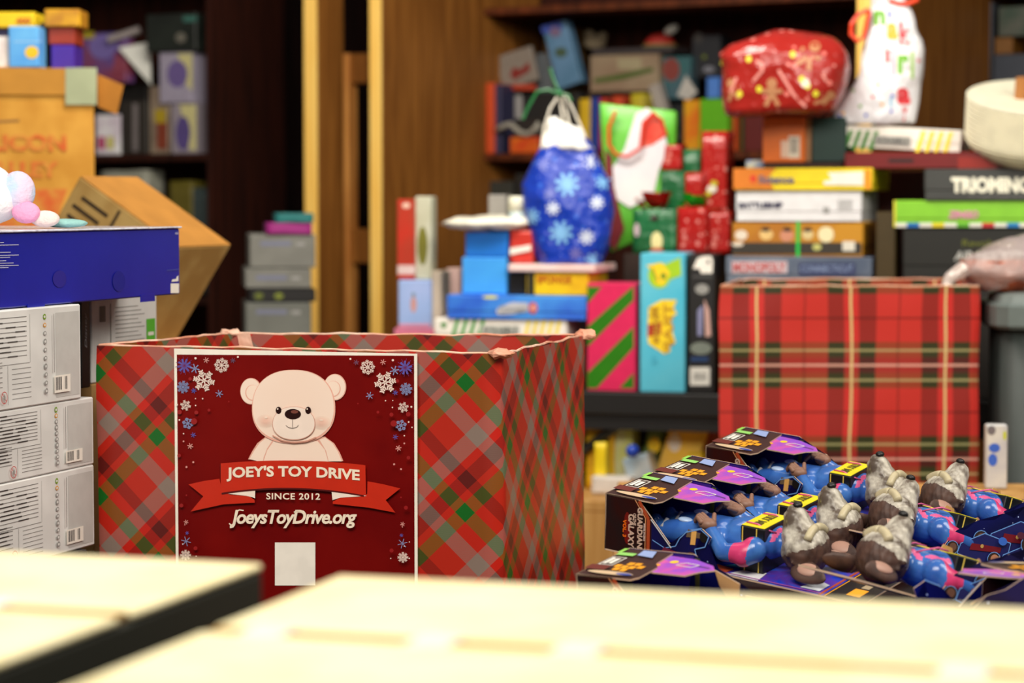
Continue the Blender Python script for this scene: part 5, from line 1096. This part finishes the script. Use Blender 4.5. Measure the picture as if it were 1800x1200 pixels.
def package(Mx, label, right=False, sleeve=True):
    r = root('toy_package', label, 'toy package', Mx, 'open toy packages piled on the tan table')
    D, Wd, L = PD, PWD, PL_
    ink = [([(.350, 0.0), (.41, 0.0), (.41, Wd), (.350, Wd)], M((34, 28, 28), .3))]
    ink += strokes([(.345, 0), (.345, Wd)], .004, ORL)+strokes([(.353, 0), (.353, Wd)], .0015, ORG)
    ink += [([(.375, .02), (.395, .02), (.395, .05), (.375, .05)], ORG), ([(.38, .055), (.392, .055), (.392, .11), (.38, .11)], M((170, 150, 120), .4)), ([(.20, .0), (.25, .0), (.245, .035), (.22, .05)], M((226, 226, 230), .3)),
            ([(.15, 0), (.195, 0), (.2, .025), (.17, .03)], M((190, 80, 46), .3)), ([(.18, .03), (.22, .036), (.2, .06)], M((90, 190, 220), .3)), ([(.31, .01), (.34, .01), (.34, .04), (.32, .05)], M((210, 214, 224), .3))]
    ink += strokes([(.02, .004), (.345, .004)], .003, M((150, 70, 150), .4))
    card = panel('backing_card', [(0, 0), (L, 0), (L, Wd), (0, Wd)], (0, 0, .0025), X3, Y3, .0025, BASEP, r, ink)
    # dark end wall and near cap panel with the vertical title
    panel('end_panel', [(0, 0), (Wd, 0), (Wd, D), (0, D)], (0, Wd, 0), (0, -1, 0), Z3, .002, CAPM, r)
    if not right:
        cp = [(0, .0025), (.078, .0025), (.078, D*.72), (.055, D), (0, D)]
        ik = strokes([(.05, D-.001), (.068, D*.7), (.068, .003)], .0012, M((230, 160, 110), .4)) + strokes([(.057, D-.002), (.073, D*.7), (.073, .003)], .0055, ORL) + [oval(.038, .04, .006, .024, M((110, 16, 10), .4))]
        cap = panel('cap_panel', cp, (0, 0, 0), X3, Z3, .002, CAPM, r, ik)
        tm = M((206, 176, 160), .35)
        ptext(cap, 'GUARDIANS', (.055, 0, .008), X3, Z3, .009, .066, tm, -90); ptext(cap, 'OF THE', (.048, 0, .046), X3, Z3, .005, .018, tm, -90)
        ptext(cap, 'GALAXY', (.040, 0, .012), X3, Z3, .010, .050, tm, -90); ptext(cap, 'VOL. 3', (.031, 0, .026), X3, Z3, .006, .026, M((236, 110, 20), .3), -90)
        ptext(cap, 'MARVEL STUDIOS', (.0655, 0, .026), X3, Z3, .003, .026, M((226, 200, 196), .35), -90)
        sw_ = [(.078, .0025), (.078, D*.72), (.112, D*.30), (.122, D*.36), (.135, D*.62), (.160, D*.72), (.175, D*.60), (.168, D*.42), (.150, D*.34), (.158, D*.10), (.19, .0025)]
        ik = strokes([(.080, .03), (.1, .022), (.118, .028), (.124, .04), (.138, .055), (.160, .062)], .0014, LBO)
        ik += [([(.135, .045), (.168, .048), (.165, .054), (.138, .057)], M((110, 90, 70), .4)), ([(.142, .035), (.15, .036), (.152, .056), (.144, .057)], M((236, 180, 100), .4)), oval(.163, .05, .006, .008, BLACK)]
        ik += strokes([(.135, .052), (.158, .0605), (.172, .052), (.166, .036), (.150, .030), (.157, .008)], .0016, LBO) + [oval(.145, .014, .010, .011, M((92, 62, 50), .5)), ([(.09, .006), (.125, .006), (.125, .02), (.1, .024)], M((110, 30, 60), .4))]
        panel('side_wall', sw_, (0, 0, 0), X3, Z3, .0016, NAVY, r, ik+strokes([(.078, D*.71), (.112, D*.29)], .002, STEEL))
        fw_ = [(0, .0025), (0, D), (.10, D), (.125, D*.82), (.15, D*.74), (.18, D*.42), (.21, D*.36), (.25, .0025)]
        far = panel('side_wall', fw_, (0, Wd-.0016, 0), X3, Z3, .0016, NAVY, r, [([(.0, .003), (.08, .003), (.1, .083), (0, .083)], M((60, 30, 140), .4))]+strokes([(.1, .02), (.105, .08)], .007, M((96, 96, 20), .5)))
        panel('kraft_tab', [(.132, D*.80), (.168, D*.62), (.165, D*.42), (.150, D*.36), (.138, D*.55)], (0, Wd-.006, 0), X3, Z3, .0014, KRAFT, r)
        panel('kraft_tab', [(.175, D*.46), (.20, D*.44), (.245, D*.14), (.25, .005), (.215, .006), (.185, D*.22)], (0, Wd-.006, 0), X3, Z3, .0014, KRAFT, r)
    else:
        # near wall faces -y after the half turn: printed with generic costumed people seen lying sideways
        nw = [(a_, b_*1.4) for a_, b_ in [(.0, .0025), (.28, .0025), (.275, .012), (.262, .030), (.245, .034), (.23, .046), (.20, .052), (.185, .062), (.165, .060), (.15, .076), (.12, .078), (.10, .094), (.05, .098), (0, .104)]]
        ik = []
        BD, RDK, SK, SK2 = M((30, 32, 96), .4), M((120, 22, 36), .4), M((190, 130, 100), .5), M((112, 76, 62), .5)
        def pers(hx, hz, skin, s=1.0):
            s *= 1.25; hz *= 1.2
            t = [(hx-.012*s, hz+.009*s), (hx-.05*s, hz+.033*s), (hx-.1*s, hz+.030*s), (hx-.1*s, hz-.004), (hx-.05*s, hz-.012*s), (hx-.01*s, hz-.006*s)]
            t = [(max(.003, a_), max(.006, b_)) for a_, b_ in t]
            out = [(t, BD)]+strokes(t+[t[0]], .0014, LBO)+[([(hx-.03*s, hz+.014*s), (hx-.085*s, hz+.02*s), (hx-.085*s, hz+.012*s), (hx-.03*s, hz+.004*s)], RDK)]
            out += [oval(hx+.001, hz, .0112*s, .0102*s, LBO), oval(hx+.001, hz, .0102*s, .0092*s, M((50, 30, 24), .6)), oval(hx+.0005, hz+.001, .0065*s, .006*s, skin), oval(hx-.05*s, hz+.014*s, .003, .003, M((200, 160, 90), .4))]
            return out
        ik += pers(.215, .034, SK2)+pers(.262, .014, SK2, .8)+pers(.185, .014, SK, .9)+pers(.13, .044, SK, 1.15)
        ik += [oval(.18, .046, .008, .006, M((60, 110, 210), .4)), oval(.150, .062, .008, .005, M((90, 40, 60), .4))]
        panel('side_wall', [(-a_, b_) for a_, b_ in nw], (0, Wd, 0), (-1, 0, 0), Z3, .0016, NAVY, r, [([(-a_, b_) for a_, b_ in p_], m_) for p_, m_ in ik])
        panel('side_wall', [(0, .0025), (0, D), (.10, D), (.13, D*.8), (.2, .0025)], (0, .0016, 0), X3, Z3, .0016, NAVY, r)
        panel('kraft_tab', [(-.225, .040), (-.215, .062), (-.200, .060), (-.195, .05), (-.18, .055), (-.175, .048), (-.20, .036)], (0, .03, .018), (-1, 0, 0), Z3, .0014, KRAFT, r)
        panel('kraft_tab', [(-.12, .07), (-.128, .096), (-.11, .105), (-.1, .09), (-.09, .092), (-.09, .075)], (0, Wd+.004, 0), (-1, 0, 0), Z3, .0014, KRAFT, r)
    # top flap: dark half with yellow blocks, pink tongue behind
    y0, y1 = 0, Wd
    ik = [([(.045+.012*i, .035+.0*i), (.054+.012*i, .035), (.054+.012*i, .05), (.045+.012*i, .05)], ORG) for i in range(0)]
    for cx, cy in ((.033, .05), (.045, .062), (.056, .062), (.045, .046), (.056, .046), (.067, .05), (.04, .034), (.052, .032)): ik.append(([(cx-.0045, cy-.006), (cx+.0045, cy-.006), (cx+.0045, cy+.006), (cx-.0045, cy+.006)], ORG))
    ik += strokes([(.006, .045), (.006, .082), (.026, .082), (.026, .045), (.006, .045)], .0015, WHITE)+[([(.009, .05), (.014, .05), (.014, .076), (.009, .078)], WHITE), ([(.016, .052), (.022, .05), (.022, .076), (.016, .074)], WHITE),
          ([(.004, .09), (.03, .09), (.03, .102), (.004, .102)], M((150, 214, 110), .4)), ([(.0, .1), (.006, .1), (.006, .12), (0, .12)], M((150, 214, 90), .4)), ([(.034, .095), (.06, .09), (.05, .118), (.03, .118)], M((150, 170, 220), .4)), oval(.045, .012, .034, .007, M((226, 196, 160), .3), 18), oval(.066, .011, .012, .004, M((60, 80, 170), .3), 12), ([(.0, .02), (.03, .02), (.03, .04), (.0, .04)], M((110, 44, 36), .4))]
    dk_ = panel('top_flap', [(0, 0), (.082, 0), (.088, .012), (.086, .06), (.075, .075), (.07, .125), (0, .125)], (0, 0, PD), X3, Y3, .002, FLAPM, r, ik)
    ik = [oval(.09, .095, .006, .006, YEL), oval(.075, .075, .006, .005, ORG)]+strokes([(.10, .082), (.125, .078), (.13, .09), (.11, .094), (.10, .084)], .0016, WHITE)+strokes([(.13, .086), (.15, .082)], .002, M((70, 60, 110), .4))
    panel('pink_flap', [(.07, .045), (.135, .045), (.145, .066), (.16, .078), (.148, .095), (.11, .115), (.07, .12)], (0, 0, PD-.0022), X3, Y3, .0018, PINKM, dk_ if 0 else r, ik)
    # sleeve that straps the toy to the card
    if not sleeve: return r
    sl = ob('retaining_sleeve', bmbox(.205, .243, .028, .102, .0025, .068, .0015), SLV, r)
    ob('sleeve_label', bmbox(.206, .242, .030, .100, .068, .0690, .0003), YTOP, sl)
    bm = bmesh.new()
    for x0 in (.213, .235):
        for sgn, yy in ((1, .0272), (1, .1023)):
            prism([(x0, .004), (x0+.0015, .004), (x0+.0015, .03), (x0-.003, .038), (x0-.003, .067), (x0-.0045, .067), (x0-.0045, .037), (x0, .029)], yy-.0004, yy+.0004, bm)
    ob('yellow_piping', bm, M((236, 206, 90), .4), sl)
    for k in range(0): pass
    ptext(sl, 'TRY ME', (.217, .040, .0692), X3, Y3, .014, .05, M((90, 84, 20), .4), -90, off=.0006)
    return r
def remeshed(bm, voxel, smooth=6, facs=.6):
    me = bpy.data.meshes.new('t'); bm.to_mesh(me); bm.free(); o = bpy.data.objects.new('t', me); sc.collection.objects.link(o)
    m1 = o.modifiers.new('r', 'REMESH'); m1.mode = 'VOXEL'; m1.voxel_size = voxel; m2 = o.modifiers.new('s', 'SMOOTH'); m2.iterations = smooth; m2.factor = facs
    dg = bpy.context.evaluated_depsgraph_get(); out = bpy.data.meshes.new_from_object(o.evaluated_get(dg)); bpy.data.objects.remove(o)
    for p in out.polygons: p.use_smooth = True
    return out
def cone(bm, a_, b_, r1, r2, n=14): tube([Vector(a_).lerp(Vector(b_), t/5) for t in range(6)], r1, bm, n, r2=r2); ball(bm, a_, r1, seg=12); ball(bm, b_, r2, seg=12)
CY = .065
SUIT = M((62, 112, 186), .22, 'mottle', c2=(48, 92, 172), scale=26); PADM = M((206, 56, 112), .35); FUR = M((206, 200, 186), .4, 'mottle', c2=(96, 84, 74), scale=46); BRF = M((62, 42, 36), .6, 'mottle', c2=(84, 58, 48), scale=60)
HANDM = M((134, 96, 78), .5); PNK = M((222, 96, 150), .35); CRM = M((196, 184, 150), .45)
def toy_meshes():
    bm = bmesh.new()
    for s in (-1, 1):
        cone(bm, (.092, CY+s*.020, .022), (.100, CY+s*.020, .040), .012, .010)      # boot
        cone(bm, (.10, CY+s*.020, .026), (.150, CY+s*.022, .032), .014, .019)
        cone(bm, (.150, CY+s*.022, .032), (.205, CY+s*.020, .030), .019, .022)
        cone(bm, (.272, CY+s*.042, .034), (.262, CY+s*.053, .026), .019, .016)      # shoulder / upper arm
        cone(bm, (.266, CY+s*.050, .030), (.232, CY+s*.056, .026), .0165, .0125)
        cone(bm, (.232, CY+s*.056, .026), (.204, CY+s*.043, .050), .0125, .0095)
    ball(bm, (.205, CY, .032), .03, 1, 1.15, .8); ball(bm, (.245, CY, .036), .034, 1.3, 1.15, .85); ball(bm, (.270, CY, .036), .030, 1, 1.35, .9); cone(bm, (.285, CY, .034), (.305, CY, .036), .018, .017)
    body = remeshed(bm, .0024, 5)
    body.materials.append(SUIT); body.materials.append(PADM); body.materials.append(PNK); body.materials.append(BRF)
    for p in body.polygons:
        c = p.center; dy = abs(c.y-CY)
        if .247 < c.x < .272 and dy > .043 and c.z > .012: p.material_index = 1
        elif .245 < c.x < .285 and .026 < dy < .033 and c.z > .05: p.material_index = 2
        elif .288 < c.x < .293 and c.z > .045: p.material_index = 2
    # head: upright muzzle, ears spread at the back
    bm = bmesh.new()
    ball(bm, (.331, CY, .035), .036, .95, 1.05, 1.0, 20); ball(bm, (.318, CY, .052), .022, 1, 1.2, 1, 16)
    cone(bm, (.323, CY, .054), (.315, CY, .080), .025, .0155); ball(bm, (.313, CY, .084), .0135, 1, 1, .9)
    cone(bm, (.309, CY, .054), (.304, CY, .078), .014, .009)
    for s in (-1, 1):
        for k in range(4): cone(bm, (.325+.006*k, CY+s*.026, .045-.008*k), (.322+.008*k, CY+s*.038, .034-.009*k), .009, .003, 8)   # cheek tufts
    head = remeshed(bm, .0019, 3)
    head.materials.append(FUR); head.materials.append(BRF)
    for v in head.vertices: v.co += v.normal*noise.noise(Vector((v.co.x*60, v.co.y*260, v.co.z*90)))*.0016
    for p in head.polygons:
        c = p.center
        if c.z-.45*(c.x-.33)+.005*noise.noise(c*90) < .039: p.material_index = 1
    return body, head
TB, TH = toy_meshes()
def hand_bm(s):
    bm = bmesh.new(); o = Vector((.200, CY+s*.041, .053)); ball(bm, o, .010, 1.0, .8, .65, 12)
    for k in range(4):
        a_ = o+Vector((-.004, s*(-.006+.004*k), .003)); L = (.013, .015, .014, .011)[k]
        cone(bm, a_, a_+Vector((-L*.55, -s*.003, .003)), .0027, .0024, 8); cone(bm, a_+Vector((-L*.55, -s*.003, .003)), a_+Vector((-L*.9, -s*.006, -.003)), .0024, .0020, 8)
    b_ = o+Vector((.003, -s*.007, .002)); cone(bm, b_, b_+Vector((-.004, -s*.008, .004)), .0028, .0022, 8)
    return bm
_h = {}
for s in (-1, 1):
    bm = hand_bm(s); hc_ = Vector((.200, CY+s*.041, .053)); [setattr(v, 'co', hc_+(v.co-hc_)*1.4+Vector((-.003, 0, .004))) for v in bm.verts]; me = bpy.data.meshes.new('hand'); [setattr(f, 'smooth', True) for f in bm.faces]; bm.to_mesh(me); bm.free(); me.materials.append(HANDM); _h[s] = me
def add(name, me, parent):
    o = bpy.data.objects.new(name, me); sc.collection.objects.link(o); o.parent = parent; return o
def bmme(name, bm, m):
    for f in bm.faces: f.smooth = True
    me = bpy.data.meshes.new(name); bm.to_mesh(me); bm.free(); me.materials.append(m); return me
def ear_bm(s):
    bm = bmesh.new(); rot = Matrix.Rotation(s*R(-38), 3, 'X'); ball(bm, (.354, CY+s*.038, .016), .019, 1.35, .95, .40, 16, rot)
    for v in bm.verts:
        d = (v.co.x-.354)
        if d > 0: v.co.y = (v.co.y-(CY+s*.038))*(1-d/.034)+CY+s*.038+s*d*.45; v.co.x += d*.35
    return bm
EARM = {s: bmme('ear', ear_bm(s), BRF) for s in (-1, 1)}
def earin(s):
    bm = bmesh.new(); rot = Matrix.Rotation(s*R(-38), 3, 'X'); ball(bm, (.357, CY+s*.042, .0215), .0125, 1.35, .85, .3, 14, rot); return bm
EARI = {s: bmme('ear_inside', earin(s), M((176, 136, 120), .5)) for s in (-1, 1)}
BROW = {s: bmme('brow_band', (lambda b: [setattr(v, 'co', Vector((.347+(v.co.x-.347)*.9, v.co.y, v.co.z))) for v in b.verts] and b)(tube([(.344+.003*abs(math.sin(t)), CY+s*.0365*math.sin(t), .0335+.0345*math.cos(t)) for t in [.02+.13*k for k in range(7)]], .0068)), CRM) for s in (-1, 1)}
NOSE = bmme('nose', ball(bmesh.new(), (.316, CY, .0965), .0062, 1.1, 1.2, .8, 12), BLACK)
EYE = {s: bmme('eye', ball(bmesh.new(), (.334, CY+s*.0225, .058), .0036, 1, .8, 1, 12), M((20, 14, 12), .1)) for s in (-1, 1)}
def emb():
    bm = bmesh.new(); ball(bm, (.268, CY, .0628), .013, 1.1, .7, .12, 18); return bm
EMB = bmme('chest_emblem', emb(), M((230, 206, 80), .4))
def strap_bm():
    bm = bmesh.new()
    for s in (-1, 1): tube([(.250, CY+s*.024, .066), (.268, CY+s*.026, .0665), (.284, CY+s*.024, .060), (.290, CY+s*.012, .054)], .0012, bm, 8)
    return bm
STR = bmme('pink_piping', strap_bm(), PNK)
KNEE = bmme('knee_plates', (lambda b: [ball(b, (.150, CY+s*.022, .050), .009, 1.3, .9, .4, 10) for s in (-1, 1)] and b)(bmesh.new()), M((176, 200, 236), .25))
BOOT = bmme('grey_boot_trim', (lambda b: [tube([(.118, CY+s*.020-.013, .036), (.118, CY+s*.020, .044), (.118, CY+s*.020+.013, .036)], .003, b, 8) for s in (-1, 1)] and b)(bmesh.new()), M((190, 190, 196), .3))
def toy(Mx, label):
    r = root('toy_figure', label, 'toy figure', Mx, 'animal astronaut toys lying in the open packages')
    b = add('body', TB, r)
    for s in (-1, 1): add('hand', _h[s], r)
    h = add('head', TH, r)
    for s in (-1, 1): add('ear', EARM[s], h); add('brow_band', BROW[s], h); add('eye', EYE[s], h)
    for s in (-1, 1): add('ear_inside', EARI[s], h)
    add('nose', NOSE, h); add('chest_emblem', EMB, r); add('pink_piping', STR, r); add('knee_plates', KNEE, r); add('grey_boot_trim', BOOT, r)
    return r
def place(px, py, ztop, yaw, tilt, right, lp, lt, toyon=True, roll=R(6), dx=-.042):
    """put the cap's near top corner at the photo point, at height ztop"""
    c = PZ(px, py, ztop); Rm = frame(Vector(), yaw, roll, tilt); Mx = frame(c-(Rm @ Vector((0, 0, PD))), yaw, roll, tilt)
    package(Mx, lp, right, toyon)
    if toyon: toy(Mx @ Matrix.Translation((dx, 0, .004)), lt)
    return Mx
TY = R(-35)
place(1012, 1008, .772, TY, R(8), False, 'open toy package nearest the camera at the left end, only its end flaps showing', '', False, 0)
place(1064, 866, .832, TY, R(8), False, 'open toy package with its full dark title panel showing, next to the gift bin', 'blue suited animal toy lying nearest in the left row, pink shoulder pad in full view')
place(1138, 834, .838, TY, R(8), False, 'second open toy package of the left row, flap above the first figure', 'blue suited animal toy second in the left row, belly box behind the nearest toy')
place(1240, 783, .858, TY, R(9), False, 'rearmost open toy package of the left row, against the tartan bin', 'blue suited animal toy at the back of the left row, below the tartan bin')
def place_r(hx, hy, zh, lp, lt, yaw=R(206), roll=R(-17)):
    """right row: head centre at photo point and height zh"""
    c = PZ(hx, hy, zh); Rm = frame(Vector(), yaw, roll); off = Rm @ Vector((.330, CY, .045)); Mx = frame(c-off, yaw, roll)
    package(Mx, lp, True); toy(Mx @ Matrix.Translation((0, 0, .004)), lt); return Mx
place_r(1554, 972, .792, 'nearest open toy package of the right row, printed side wall rising to the right', 'blue suited animal toy nearest in the right row, head toward the middle')
place_r(1571, 900, .792, 'middle open toy package of the right row', 'blue suited animal toy in the middle of the right row')
place_r(1660, 868, .796, 'rearmost open toy package of the right row below the slim printed box', 'blue suited animal toy at the back of the right row, head against the tartan bin')
c = PZ(1762, 1004, .800); Rm = frame(Vector(), R(200), R(-4)); package(frame(c-(Rm @ Vector((.10, .08, PD))), R(200), R(-4)), 'open toy package at the right edge in front, only its pink flap showing', False, False)
# added support under the pile, its black colour standing for a shadow gap
sp = root('shade_block', 'added low black support block for the toy packages, black in place of shade', 'tray', frame(Vector((.20, 2.98, 0)), R(-3)))
ob('block_body', bmbox(0, 1.12, 0, 1.05, .661, .698, .003), BLACK, sp)
